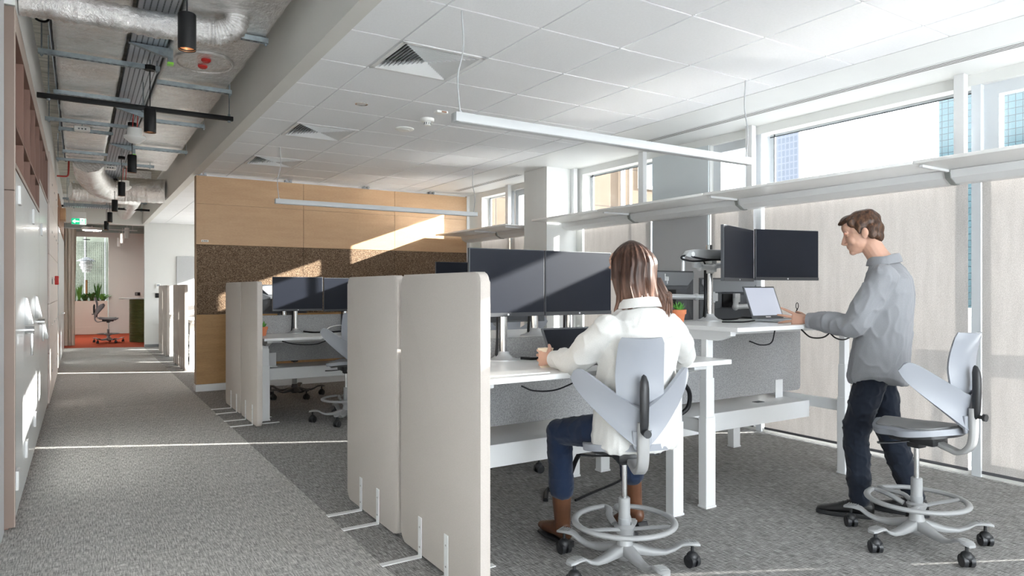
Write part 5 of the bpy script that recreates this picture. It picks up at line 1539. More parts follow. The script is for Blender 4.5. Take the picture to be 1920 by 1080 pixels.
def remeshed(m, name, material, parent, voxel, smooth=6, disp=None, factor=0.5):
    """close the overlapping volumes of m into one continuous skin"""
    me = m.mesh(name + '_src')
    o = bpy.data.objects.new(name, me)
    COL.objects.link(o)
    r = o.modifiers.new('r', 'REMESH'); r.mode = 'VOXEL'; r.voxel_size = voxel; r.use_smooth_shade = True
    s_ = o.modifiers.new('s', 'SMOOTH'); s_.iterations = smooth; s_.factor = factor
    dg = bpy.context.evaluated_depsgraph_get()
    dg.update()
    me2 = bpy.data.meshes.new_from_object(o.evaluated_get(dg))
    o.modifiers.clear()
    o.data = me2
    me2.name = name
    bpy.data.meshes.remove(me)
    if disp:
        nn = [v.normal.copy() for v in me2.vertices]
        for v, q in zip(me2.vertices, nn):
            v.co += q * disp(v.co)
    for p in me2.polygons: p.use_smooth = True
    me2.materials.clear(); me2.materials.append(material)
    o.parent = parent
    return o

def sections(m, secs, n=28, p=2.3):
    """stack of superellipse sections: (centre, rx, ry, yaw)"""
    rings = []
    for c, rx, ry, yaw in secs:
        ca, sa = math.cos(yaw), math.sin(yaw)
        ring = []
        for k in range(n):
            t = 2 * PI * k / n
            cx_, sy_ = math.cos(t), math.sin(t)
            x = rx * math.copysign(abs(cx_) ** (2 / p), cx_)
            y = ry * math.copysign(abs(sy_) ** (2 / p), sy_)
            ring.append((c[0] + x * ca - y * sa, c[1] + x * sa + y * ca, c[2]))
        rings.append(ring)
    m.rings(rings)

def limb(m, pts, rad, n=16):
    m.tube(pts, rad, n=n)
    for p, r in ((pts[0], rad[0]), (pts[-1], rad[-1])):
        m.ball(p, r)

def hand(m, wrist, f, nrm, sc=1.0, curl=(0.3, 0.3, 0.3, 0.3), spread=0.12, thumb=(0.9, 0.3), right=True):
    """f: finger direction, nrm: direction the palm faces, thumb on the +s side"""
    f = Vector(f).normalized(); nrm = Vector(nrm); nrm = (nrm - f * nrm.dot(f)).normalized()
    s_ = f.cross(nrm) if right else nrm.cross(f)
    W0 = Vector(wrist)
    # palm
    pal = []
    for t, w, h in ((-0.01, 0.024, 0.018), (0.015, 0.029, 0.017), (0.045, 0.038, 0.016), (0.075, 0.041, 0.0135), (0.092, 0.038, 0.011)):
        ring = []
        for k in range(16):
            a = 2 * PI * k / 16
            ring.append(W0 + f * (t * sc) + s_ * (w * sc * math.copysign(abs(math.cos(a)) ** 0.8, math.cos(a))) + nrm * (h * sc * math.sin(a)))
        pal.append(ring)
    m.rings(pal)
    tips = []
    offs = (0.033, 0.011, -0.011, -0.032)
    base = (0.088, 0.092, 0.088, 0.080)
    lens = ((0.042, 0.025, 0.021), (0.046, 0.029, 0.022), (0.042, 0.027, 0.021), (0.033, 0.020, 0.018))
    for i in range(4):
        p = W0 + f * ((base[i] - 0.012) * sc) + s_ * (offs[i] * sc)
        d = (f + s_ * (spread * (1.5 - i) / 1.5)).normalized()
        ax = d.cross(nrm).normalized()
        pts = [p]
        ang = 0
        cc = curl[i]
        for j, L_ in enumerate(lens[i]):
            ang = cc * (0.55, 1.3, 1.9)[j]
            dd = d * math.cos(ang) + nrm * math.sin(ang)
            p = p + dd * ((L_ + (0.012 if j == 0 else 0)) * sc)
            pts.append(p)
        r0 = (0.0098, 0.0093, 0.0082, 0.0068) if i < 3 else (0.0085, 0.0078, 0.007, 0.006)
        m.tube(pts, [q * sc for q in r0], n=12)
        for q_, r_ in zip(pts, r0): m.ball(q_, r_ * sc * 1.02, u=12, v=8)
        tips.append((pts[-1], (pts[-1] - pts[-2]).normalized()))
    # thumb leaves the side of the palm near its base
    p = W0 + f * (0.022 * sc) + s_ * (0.022 * sc) + nrm * (0.006 * sc)
    d = (f * math.cos(thumb[0]) + s_ * math.sin(thumb[0]) + nrm * thumb[1]).normalized()
    pts = [p, p + d * 0.042 * sc]
    d2 = (d + f * 0.35 + nrm * 0.25).normalized()
    pts.append(pts[-1] + d2 * 0.032 * sc)
    d3 = (d2 + f * 0.3).normalized()
    pts.append(pts[-1] + d3 * 0.025 * sc)
    m.tube(pts, [0.016 * sc, 0.0125 * sc, 0.0105 * sc, 0.0085 * sc], n=12)
    for q_, r_ in zip(pts, (0.016, 0.0125, 0.0105, 0.0085)): m.ball(q_, r_ * sc, u=12, v=8)
    return tips

def head_shape(m, C, M, s_=1.0, female=False):
    """C centre of skull; M 3x3 rotation, local x right, y forward, z up"""
    def P(x, y, z): return Vector(C) + M @ (Vector((x, y, z)) * s_)
    def b(c, r): m.ball(P(*c), tuple(v * s_ for v in r), M=M)
    b((0, -0.012, 0.030), (0.076, 0.096, 0.088))       # skull
    b((0, 0.026, -0.018), (0.064, 0.068, 0.084))       # face mass
    b((0, 0.022, -0.052), (0.060, 0.066, 0.050))       # jaw
    b((0, 0.046, -0.070), (0.044, 0.048, 0.040))
    b((0, 0.074, -0.091), (0.024, 0.022, 0.020))       # chin
    b((0, 0.050, 0.050), (0.056, 0.046, 0.050))        # forehead
    b((0, 0.066, -0.050), (0.036, 0.032, 0.030))       # muzzle
    for q in (-1, 1):
        b((q * 0.034, 0.056, -0.028), (0.028, 0.028, 0.030))   # cheek
        b((q * 0.029, 0.080, 0.024), (0.024, 0.014, 0.010))    # brow
        m.ball(P(q * 0.076, -0.012, -0.012), tuple(v * s_ for v in (0.007, 0.018, 0.032)), M=M @ Matrix.Rotation(0.22, 3, 'X'))
        m.ball(P(q * 0.082, -0.019, -0.004), tuple(v * s_ for v in (0.006, 0.015, 0.025)), M=M)
        b((q * 0.011, 0.098, -0.037), (0.010, 0.011, 0.008))   # nostril
    m.tube([P(0, 0.082, 0.022), P(0, 0.093, 0.002), P(0, 0.104, -0.016), P(0, 0.112, -0.029), P(0, 0.100, -0.040)], [0.009 * s_, 0.010 * s_, 0.0105 * s_, 0.012 * s_, 0.008 * s_], n=12)
    b((0, 0.107, -0.031), (0.0115, 0.012, 0.0105))
    b((0, 0.089, -0.0575), (0.022, 0.012, 0.0060))     # lips
    b((0, 0.086, -0.0685), (0.019, 0.012, 0.0070))

def eyes(parent, C, M, s_=1.0):
    def P(x, y, z): return Vector(C) + M @ (Vector((x, y, z)) * s_)
    for q in (-1, 1):
        e = MB(); e.ball(P(q * 0.030, 0.0705, 0.003), 0.0115 * s_); eo = e.build('eye', mat('eye_white', (0.75, 0.72, 0.70), 0.2), parent)
        e = MB(); e.ball(P(q * 0.030, 0.0785, -0.001), (0.0055 * s_, 0.0045 * s_, 0.0055 * s_)); e.build('iris', mat('iris_dark', (0.05, 0.035, 0.03), 0.2), eo)
        e = MB(); e.ball(P(q * 0.030, 0.0705, 0.0055), (0.0150 * s_, 0.0128 * s_, 0.0105 * s_), M=M); e.build('eyelid', skin, parent)

# ---------------------------------------------------------------- the seated woman
WX, WY = 2.24, 2.44
wom = thing('person', 'seated person with long brown hair in a white shirt jacket, holding a cup', 'person', (WX, WY, 0))
def w(x, y, z): return (x - WX, y - WY, z)
Hc = Vector(w(2.235, 2.475, 1.455))
HM = Matrix.Rotation(R(14), 3, 'Z') @ Matrix.Rotation(R(-16), 3, 'X')
m = MB()
head_shape(m, Hc, HM, 0.97, True)
limb(m, [w(2.24, 2.44, 1.36), w(2.24, 2.41, 1.27), w(2.24, 2.40, 1.20)], [0.052, 0.052, 0.065])
sections(m, [(w(2.24, 2.42, 0.64), 0.16, 0.11, 0), (w(2.24, 2.42, 0.72), 0.17, 0.12, 0), (w(2.24, 2.41, 0.88), 0.13, 0.09, 0), (w(2.24, 2.40, 1.04), 0.14, 0.095, 0), (w(2.24, 2.40, 1.16), 0.16, 0.09, 0), (w(2.24, 2.40, 1.22), 0.09, 0.07, 0)])
LSh, LEl, LWr = w(2.055, 2.42, 1.165), w(2.02, 2.615, 1.005), w(2.035, 2.815, 0.985)
RSh, REl, RWr = w(2.425, 2.41, 1.165), w(2.60, 2.50, 1.000), w(2.44, 2.72, 0.985)
limb(m, [LSh, LEl], [0.05, 0.038]); limb(m, [LEl, LWr], [0.038, 0.024])
limb(m, [RSh, REl], [0.05, 0.038]); limb(m, [REl, RWr], [0.038, 0.024])
# left hand curled round the cup, right hand on the keyboard
cup = Vector(w(2.045, 2.905, 0.995))
ltips = []
f0 = Vector((-0.45, 0.9, 0.1)).normalized()
n0 = Vector((0.85, 0.45, 0.0))
hand(m, w(2.015, 2.820, 0.992), (-0.10, 1.0, 0.0), (1.0, 0.10, 0.0), 0.93, curl=(0.66, 0.70, 0.70, 0.64), spread=0.16, thumb=(0.85, 0.75), right=False)
hand(m, w(2.435, 2.725, 0.985), (-0.35, 0.9, -0.02), (0, 0, -1), 0.9, curl=(0.35, 0.35, 0.35, 0.35), spread=0.2, right=False)
LHp, LKn, LAn = w(2.15, 2.43, 0.69), w(2.055, 2.80, 0.625), w(2.15, 2.90, 0.13)
RHp, RKn, RAn = w(2.33, 2.43, 0.69), w(2.50, 2.78, 0.625), w(2.62, 2.86, 0.15)
for h_, k_, a_ in ((LHp, LKn, LAn), (RHp, RKn, RAn)):
    limb(m, [h_, k_], [0.078, 0.052]); limb(m, [k_, a_], [0.052, 0.034])
    m.tube([a_, (a_[0], a_[1] + 0.02, a_[2] - 0.05), (a_[0], a_[1] + 0.10, a_[2] - 0.062)], [0.026, 0.022, 0.014], n=12)
body = remeshed(m, 'body', skin, wom, 0.0031, 3)
eyes(wom, Hc, HM, 0.97)

white_cloth = cloth('white_cotton', (0.62, 0.615, 0.60))
m = MB()
def fold(seed, a=0.010, sc=(7, 7, 3)):
    def d(co):
        v = Vector((co.x * sc[0], co.y * sc[1], co.z * sc[2])) + Vector((seed, seed * 1.7, 0))
        rg_ = 1 - 2 * abs(mnoise.noise(v * 1.6 + Vector((4, 1, 7))))
        return a * mnoise.noise(v) + a * 0.7 * (rg_ * rg_ * rg_ - 0.3) + a * 0.22 * mnoise.noise(v * 4.1)
    return d
sections(m, [(w(2.235, 2.435, 0.600), 0.212, 0.150, 0), (w(2.235, 2.435, 0.63), 0.220, 0.158, 0), (w(2.235, 2.435, 0.74), 0.212, 0.155, 0), (w(2.235, 2.43, 0.86), 0.196, 0.148, 0),
             (w(2.235, 2.42, 0.98), 0.196, 0.142, 0), (w(2.24, 2.41, 1.08), 0.208, 0.142, 0), (w(2.24, 2.405, 1.15), 0.205, 0.128, 0), (w(2.24, 2.405, 1.205), 0.160, 0.105, 0), (w(2.24, 2.405, 1.245), 0.115, 0.085, 0), (w(2.24, 2.41, 1.262), 0.082, 0.074, 0)], p=2.5)
def sleeve(pts, rad, seed=0):
    P = smooth_path(pts, 8)
    k = (len(P) - 1) / (len(rad) - 1)
    rr = []
    for i in range(len(P)):
        j = min(int(i / k), len(rad) - 2); t = i / k - j
        rr.append(rad[j] * (1 - t) + rad[j + 1] * t)
    m.tube(P, rr, n=20)
    m.ball(P[0], rr[0])
sleeve([LSh, w(2.03, 2.50, 1.09), LEl, w(2.02, 2.72, 1.003), w(2.03, 2.795, 0.995)], [0.070, 0.072, 0.064, 0.056, 0.043])
sleeve([RSh, w(2.53, 2.44, 1.09), REl, w(2.54, 2.62, 1.003), w(2.455, 2.70, 0.995)], [0.070, 0.072, 0.064, 0.056, 0.043], 2)
jacket = remeshed(m, 'shirt_jacket', white_cloth, wom, 0.006, 5, fold(3, 0.010, (8, 8, 4)))
# collar, yoke seam, cuffs, back pleat, hem
m = MB()
cc = Vector(w(2.24, 2.41, 1.255))
rg = []
for k in range(25):
    a = -PI * 1.35 + 2 * PI * 0.85 * k / 24 + PI * 0.5 + PI * 0.5 * 0
    a = PI * 0.62 + PI * 1.76 * k / 24
    row = []
    for (dr, dz) in ((0.0, 0.0), (-0.006, 0.025), (-0.004, 0.045), (0.008, 0.044), (0.018, 0.022), (0.024, 0.002)):
        row.append((cc.x + (0.082 + dr) * math.cos(a), cc.y + (0.074 + dr) * math.sin(a), cc.z + dz + 0.012 * max(0, -math.sin(a))))
    rg.append(row)
m.sheet(rg, 0.003); m.build('collar', white_cloth, jacket, angle=60)
def tag_back(z, half, r_=0.0022, y=None):
    return None
m = MB()
pts = []
for k in range(21):
    u = -1 + 2 * k / 20
    x = 2.24 + 0.175 * u
    pts.append(w(x, 2.405 - 0.140 * (1 - abs(u) ** 2.5) ** 0.4 * 0.985, 1.125 - 0.006 * math.cos(u * 4)))
m.tube(pts, 0.0035, n=6); m.build('yoke_seam', white_cloth, jacket)
for (wr, d) in ((Vector(w(2.03, 2.795, 0.995)), Vector((0.0, 1, -0.03))), (Vector(w(2.455, 2.70, 0.995)), Vector((-0.5, 0.8, -0.03)))):
    d.normalize(); m = MB(); m.tube([wr - d * 0.028, wr - d * 0.024, wr + d * 0.018, wr + d * 0.020], [0.042, 0.047, 0.043, 0.036], n=24); m.build('cuff', white_cloth, jacket)
m = MB(); wr = Vector(w(2.033, 2.822, 0.992)); m.tube([wr + Vector((0.027 * math.cos(a_ * PI / 8), 0.006 * math.sin(a_ * PI / 4), 0.027 * math.sin(a_ * PI / 8))) for a_ in range(17)], 0.004, n=8)
m.build('wrist_band', mat('dark_band', (0.05, 0.04, 0.035), 0.5), wom)
jeans = cloth('dark_denim', (0.010, 0.019, 0.045))
for nm, (h_, k_, a_), sd in (('left', (LHp, LKn, LAn), 1), ('right', (RHp, RKn, RAn), 2)):
    pass
m = MB()
sections(m, [(w(2.24, 2.43, 0.645), 0.165, 0.12, 0), (w(2.24, 2.43, 0.72), 0.18, 0.135, 0), (w(2.24, 2.42, 0.80), 0.165, 0.12, 0)])
for (h_, k_, a_) in ((LHp, LKn, LAn), (RHp, RKn, RAn)):
    h2, k2, a2_ = Vector(h_), Vector(k_), Vector(a_)
    a3 = k2.lerp(a2_, 0.62)
    limb(m, [h2, h2.lerp(k2, 0.5), k2], [0.090, 0.080, 0.064]); limb(m, [k2, k2.lerp(a2_, 0.3), a3], [0.066, 0.065, 0.066])
remeshed(m, 'jeans', jeans, wom, 0.006, 4, fold(9, 0.0045, (9, 9, 12)))
boot_br = mat('boot_leather', (0.11, 0.045, 0.022), 0.42, noise=0.2, nscale=10)
for (k_, a_, tilt) in ((LKn, LAn, 0.0), (RKn, RAn, 0.35)):
    k2, a2_ = Vector(k_), Vector(a_)
    m = MB()
    top = k2.lerp(a2_, 0.50)
    m.tube([top, k2.lerp(a2_, 0.8), a2_, a2_ + Vector((0, 0.0, -0.05))], [0.054, 0.048, 0.043, 0.040], n=20)
    fwd = Vector((-0.02, 1.0, -tilt)).normalized()
    h0 = a2_ + Vector((0, -0.02, -0.055))
    m.ball(h0, (0.038, 0.046, 0.045)); m.tube([h0, h0 + fwd * 0.07 + Vector((0, 0, 0.004)), h0 + fwd * 0.15 + Vector((0, 0, -0.010)), h0 + fwd * 0.21 + Vector((0, 0, -0.016))], [(0.044, 0.038), (0.042, 0.040), (0.030, 0.042), (0.018, 0.026)], n=16, up=(0, 0, 1))
    bt = remeshed(m, 'boot', boot_br, wom, 0.005, 4)
    m = MB(); M_ = Matrix.Translation(h0) @ Matrix.Rotation(-math.asin(tilt * 0.9), 4, 'X')
    m.prism([(-0.034, -0.035), (0.034, -0.035), (0.038, 0.05), (0.043, 0.13), (0.036, 0.20), (0.0, 0.225), (-0.036, 0.20), (-0.043, 0.13), (-0.036, 0.05)], -0.056, -0.040, M=M_, bev=0.004)
    m.prism([(-0.032, -0.038), (0.032, -0.038), (0.034, 0.03), (-0.034, 0.03)], -0.074, -0.050, M=M_, bev=0.003); m.build('sole', ch_black, bt)
# long hair
hw = hair_mat('long_brown_hair', (0.02, 0.009, 0.006), (0.045, 0.020, 0.013), (0.10, 0.048, 0.032), (70, 70, 4), tip=(0.22, 0.11, 0.07), z0=1.17, z1=1.42)
m = MB()
NS, NA = 34, 96
rg = []
for i in range(NS + 1):
    t = i / NS
    z = 1.583 - 0.385 * t
    # half widths of the hair mass at this height
    if t < 0.30:
        q = t / 0.30; rx = 0.098 * math.sin(PI / 2 * min(1, q * 0.98 + 0.02)) ** 0.62; ry = 0.118 * math.sin(PI / 2 * min(1, q * 0.98 + 0.02)) ** 0.62
    else:
        q = (t - 0.30) / 0.70; rx = 0.098 + 0.016 * math.sin(PI * q * 0.9) - 0.008 * q ** 3; ry = 0.118 - 0.045 * q
    cx_ = 2.235 + 0.012 * t + 0.06 * max(0, t - 0.45) ** 1.2 * 2; cy_ = 2.462 - 0.02 * t - 0.035 * max(0, t - 0.4)
    row = []
    for k in range(NA):
        a = 2 * PI * k / NA
        st = 0.0045 * math.sin(a * 17 + 3 * t + 2 * math.sin(a * 3)) + 0.003 * math.sin(a * 31 + 5 * t) + 0.012 * mnoise.noise(Vector((math.cos(a) * 2.5, math.sin(a) * 2.5, t * 3)))
        wv_ = 0.008 * math.sin(t * 11 + a * 2) * t
        st = st * min(1, t * 4) + wv_
        yv = math.sin(a)
        yy = cy_ + (ry + st) * yv
        if yv > 0.2 and t > 0.26: yy = min(yy, cy_ + 0.045 - 0.02 * t)          # leave the face free
        row.append(w(cx_ + (rx + st) * math.cos(a), yy, z - 0.03 * t * max(0, math.sin(a * 9 + 1) * 0.4) - (0.05 * max(0, math.cos(a - 0.4)) * max(0, t - 0.8) * 5 * 0.4)))
    rg.append(row)
m.rings(rg)
m.build('hair', hw, wom, angle=80)
m = MB()
rnd = random.Random(4)
for k in range(46):
    a = rnd.uniform(PI * 0.92, PI * 2.12)
    x0, y0 = 2.245 + 0.098 * math.cos(a), 2.455 + 0.098 * math.sin(a)
    drift = rnd.uniform(-0.01, 0.05)
    L_ = rnd.uniform(0.20, 0.30)
    m.tube(smooth_path([w(x0 - 0.012 * math.cos(a), y0 - 0.012 * math.sin(a), 1.40), w(x0 + 0.006, y0, 1.40 - L_ * 0.45), w(x0 + drift * 0.5 + 0.012 * math.cos(a), y0 + 0.012 * math.sin(a), 1.40 - L_ * 0.75), w(x0 + drift, y0 - 0.01, 1.40 - L_)], 4), [0.010, 0.0105, 0.011, 0.011, 0.011, 0.011, 0.010, 0.010, 0.009, 0.008, 0.0065, 0.0045, 0.0015], n=7)
for k in range(16):
    t_ = k / 15
    x0, y0 = 2.315 + 0.03 * t_ + rnd.uniform(-.006, .006), 2.375 - 0.03 * t_
    L_ = rnd.uniform(0.08, 0.16)
    m.tube(smooth_path([w(x0 - 0.02, y0 + 0.03, 1.40), w(x0 + 0.002, y0 + 0.0, 1.33), w(x0 + 0.018, y0 - 0.012, 1.40 - L_ * 0.8), w(x0 + 0.008 + 0.008 * math.sin(k), y0 - 0.022, 1.365 - L_)], 4), [0.012, 0.012, 0.012, 0.012, 0.012, 0.011, 0.011, 0.010, 0.009, 0.008, 0.006, 0.004, 0.0015], n=7)
m.build('hair_locks', hw, wom, angle=80)

# ---------------------------------------------------------------- the standing man
OX, OY = 4.03, 2.326
man = thing('person', 'standing person with short brown hair in a grey shirt, reaching for the bright laptop', 'person', (OX, OY, 0))
FA = Vector((-0.513, 0.859, 0)).normalized(); LB = Vector((-FA.y, FA.x, 0))
def g_(a, b_, z): return FA * a + LB * b_ + Vector((0, 0, z))
YAW = math.atan2(FA.y, FA.x) - PI / 2        # local +y -> forward
Mh = Matrix.Rotation(YAW, 3, 'Z') @ Matrix.Rotation(R(-17), 3, 'X')
Mc = g_(0.045, 0.0, 1.690)
m = MB()
head_shape(m, Mc, Mh, 1.04)
limb(m, [g_(0.0, 0, 1.62), g_(-0.035, 0, 1.56), g_(-0.085, 0, 1.47)], [0.060, 0.060, 0.075])
sections(m, [(g_(-0.03, 0, 0.86), 0.15, 0.10, YAW), (g_(-0.035, 0, 0.96), 0.14, 0.095, YAW), (g_(-0.06, 0, 1.12), 0.14, 0.09, YAW), (g_(-0.09, 0, 1.30), 0.17, 0.115, YAW), (g_(-0.095, 0, 1.42), 0.175, 0.10, YAW), (g_(-0.09, 0, 1.49), 0.10, 0.075, YAW)])
MLS, MLE, MLW = g_(-0.065, 0.185, 1.415), g_(0.088, 0.16, 1.140), g_(0.355, -0.03, 1.155)
MRS, MRE, MRW = g_(-0.085, -0.185, 1.415), g_(-0.16, -0.22, 1.14), g_(-0.06, -0.23, 0.92)
limb(m, [MLS, MLE], [0.055, 0.042]); limb(m, [MLE, MLW], [0.042, 0.027])
limb(m, [MRS, MRE], [0.055, 0.042]); limb(m, [MRE, MRW], [0.042, 0.027])
mtips = hand(m, g_(0.352, -0.028, 1.157), FA * 1.0 + LB * -0.22 + Vector((0, 0, 0.02)), LB * -0.93 + Vector((0, 0, -0.28)), 1.0, curl=(0.05, 0.10, 0.14, 0.20), spread=0.42, thumb=(0.75, 0.8), right=False)
hand(m, MRW, FA * 0.35 + Vector((0, 0, -1)), LB, 1.0, curl=(0.6, 0.6, 0.6, 0.6))
NH, NK, NA_ = g_(-0.01, 0.09, 0.88), g_(0.075, 0.10, 0.50), g_(0.055, 0.11, 0.09)
FH, FK, FAk = g_(-0.04, -0.09, 0.88), g_(-0.10, -0.085, 0.50), g_(-0.235, -0.075, 0.09)
for h_, k_, a_ in ((NH, NK, NA_), (FH, FK, FAk)):
    limb(m, [h_, k_], [0.078, 0.055]); limb(m, [k_, a_], [0.055, 0.038])
    m.tube([a_ + Vector((0, 0, -0.03)), a_ + FA * 0.03 + Vector((0, 0, -0.035)), a_ + FA * 0.14 + Vector((0, 0, -0.052))], [0.026, 0.024, 0.016], n=12)
remeshed(m, 'body', skin, man, 0.0032, 6)
eyes(man, Mc, Mh, 1.04)
# dark trousers
trou = cloth('navy_trousers', (0.012, 0.016, 0.026))
m = MB()
sections(m, [(g_(-0.025, 0, 0.82), 0.155, 0.112, YAW), (g_(-0.03, 0, 0.90), 0.158, 0.115, YAW), (g_(-0.035, 0, 0.99), 0.145, 0.105, YAW)])
for h_, k_, a_ in ((NH, NK, NA_), (FH, FK, FAk)):
    h2, k2, a2_ = Vector(h_), Vector(k_), Vector(a_)
    limb(m, [h2 + Vector((0, 0, -0.05)), h2.lerp(k2, 0.5), k2], [0.088, 0.088, 0.076]); limb(m, [k2, k2.lerp(a2_, 0.5), a2_ + Vector((0, 0, 0.02))], [0.076, 0.070, 0.060])
remeshed(m, 'trousers', trou, man, 0.006, 4, fold(5, 0.009, (8, 8, 10)))
# shoes
shoe_b = mat('black_shoe', (0.012, 0.012, 0.013), 0.42)
for a_, yawd in ((NA_, 0.05), (FAk, -0.15)):
    D = (FA + LB * yawd).normalized()
    m = MB()
    h0 = Vector((a_[0], a_[1], 0.0))
    side = Vector((-D.y, D.x, 0))
    rr = []
    for t, w_, z0, z1 in ((-0.075, 0.020, 0.03, 0.075), (-0.06, 0.034, 0.018, 0.10), (0.0, 0.040, 0.018, 0.115), (0.06, 0.043, 0.018, 0.095), (0.12, 0.048, 0.018, 0.070), (0.17, 0.046, 0.018, 0.056), (0.21, 0.036, 0.02, 0.046), (0.232, 0.018, 0.024, 0.036)):
        ring = []
        for k in range(18):
            an = 2 * PI * k / 18
            ring.append(h0 + D * t + side * (w_ * math.cos(an)) + Vector((0, 0, (z0 + z1) / 2 + (z1 - z0) / 2 * math.sin(an))))
        rr.append(ring)
    m.rings(rr)
    so = m.build('shoe', shoe_b, man, angle=70)
    m = MB()
    pl = []
    outl = [(-0.078, 0.018), (-0.06, 0.036), (0.0, 0.042), (0.06, 0.045), (0.12, 0.050), (0.17, 0.048), (0.215, 0.036), (0.238, 0.014)]
    poly = [(t, w_) for t, w_ in outl] + [(t, -w_) for t, w_ in reversed(outl)]
    M_ = Matrix(((D.x, side.x, 0, h0.x), (D.y, side.y, 0, h0.y), (0, 0, 1, 0), (0, 0, 0, 1)))
    m.prism(poly, 0.0, 0.026, M=M_, bev=0.004); m.build('sole', ch_black, so)
    m = MB()
    for q in range(4):
        c_ = h0 + D * (0.045 + 0.022 * q) + Vector((0, 0, 0.104 - 0.010 * q))
        m.tube([c_ - side * 0.022 + Vector((0, 0, -0.006)), c_, c_ + side * 0.022 + Vector((0, 0, -0.006))], 0.0028, n=6)
    m.build('laces', black_plastic, so)
# grey shirt
grey_cloth = cloth('grey_shirt_cotton', (0.275, 0.28, 0.30))
m = MB()
sections(m, [(g_(-0.045, 0, 0.800), 0.195, 0.158, YAW), (g_(-0.04, 0, 0.84), 0.200, 0.165, YAW), (g_(-0.05, 0, 0.95), 0.194, 0.158, YAW), (g_(-0.07, 0, 1.08), 0.188, 0.150, YAW), (g_(-0.085, 0, 1.20), 0.192, 0.148, YAW),
             (g_(-0.095, 0, 1.32), 0.198, 0.142, YAW), (g_(-0.098, 0, 1.41), 0.195, 0.122, YAW), (g_(-0.09, 0, 1.465), 0.150, 0.098, YAW), (g_(-0.08, 0, 1.495), 0.100, 0.082, YAW), (g_(-0.072, 0, 1.51), 0.078, 0.074, YAW)], p=2.4)
sleeve([MLS, g_(0.02, 0.185, 1.27), MLE, g_(0.22, 0.065, 1.148), g_(0.325, -0.01, 1.152)], [0.078, 0.076, 0.070, 0.064, 0.046], 1)
sleeve([MRS, g_(-0.13, -0.21, 1.27), MRE, g_(-0.12, -0.225, 1.04), g_(-0.075, -0.23, 0.95)], [0.082, 0.075, 0.060, 0.050, 0.040], 4)
shirt = remeshed(m, 'shirt', grey_cloth, man, 0.006, 5, fold(12, 0.009, (8, 8, 4)))
for v in shirt.data.vertices:
    if v.co.z < 0.95:
        lat = abs(v.co.dot(LB)) / 0.19
        v.co.z += (0.95 - v.co.z) / 0.15 * (0.055 * min(1, lat) ** 3 - 0.018)
m = MB()
wr = g_(0.325, -0.01, 1.152); d = (FA - LB * 0.4).normalized()
m.tube([wr - d * 0.055, wr - d * 0.05, wr + d * 0.02, wr + d * 0.022], [0.046, 0.053, 0.049, 0.038], n=24); m.build('cuff', grey_cloth, shirt)
m = MB(); rg = []
cc = g_(-0.072, 0, 1.490)
for k in range(25):
    a = YAW + PI * 0.60 + PI * 1.80 * k / 24
    row = []
    e = Vector((math.cos(a), math.sin(a), 0))
    back = max(0, -(e.dot(FA)))
    for (dr, dz) in ((0.0, 0.0), (-0.010, 0.028), (-0.010, 0.050), (0.004, 0.050), (0.016, 0.026), (0.022, 0.000)):
        row.append(cc + e * (0.076 + dr) + Vector((0, 0, dz + 0.022 * back)))
    rg.append(row)
m.sheet(rg, 0.003); m.build('collar', grey_cloth, shirt, angle=60)
# short hair
hm_ = hair_mat('short_brown_hair', (0.018, 0.008, 0.004), (0.055, 0.024, 0.012), (0.13, 0.06, 0.03), (60, 60, 30))
m = MB()
def H(x, y, z): return Mc + Mh @ (Vector((x, y, z)) * 1.04)
def hb(c, r): m.ball(H(*c), tuple(v * 1.04 for v in r), M=Mh)
hb((0, -0.022, 0.052), (0.082, 0.098, 0.080)); hb((0, -0.060, 0.010), (0.074, 0.058, 0.070)); hb((0, -0.070, -0.035), (0.058, 0.036, 0.045))
hb((0, 0.040, 0.092), (0.060, 0.050, 0.030)); hb((0.0, 0.072, 0.088), (0.045, 0.022, 0.016)); hb((0, 0.088, 0.086), (0.028, 0.016, 0.009))
for q in (-1, 1):
    hb((q * 0.066, -0.006, 0.045), (0.016, 0.040, 0.045)); hb((q * 0.062, 0.030, 0.066), (0.016, 0.030, 0.028)); hb((q * 0.070, -0.048, -0.01), (0.012, 0.028, 0.045)); hb((q * 0.072, 0.012, 0.012), (0.007, 0.010, 0.022))
def hdisp(co):
    v = Mh.transposed() @ (co - Mc)
    return 0.006 * mnoise.noise(Vector((v.x * 60, v.y * 18, v.z * 18))) + 0.006 * mnoise.noise(Vector((v.x * 22, v.y * 14, v.z * 22)))
remeshed(m, 'hair', hm_, man, 0.004, 4, hdisp)
for q in (-1, 1):
    m = MB()
    m.tube([H(q * 0.014, 0.088, 0.022), H(q * 0.032, 0.088, 0.030), H(q * 0.05, 0.074, 0.026)], [0.003, 0.004, 0.002], n=8)
    m.build('eyebrow', hm_, man)
m = MB(); m.tube([H(-0.019, 0.088, -0.063), H(-0.008, 0.0955, -0.0625), H(0, 0.097, -0.063), H(0.008, 0.0955, -0.0625), H(0.019, 0.088, -0.063)], 0.0022, n=8); m.build('mouth', mat('lip', (0.42, 0.15, 0.12), 0.45), man)
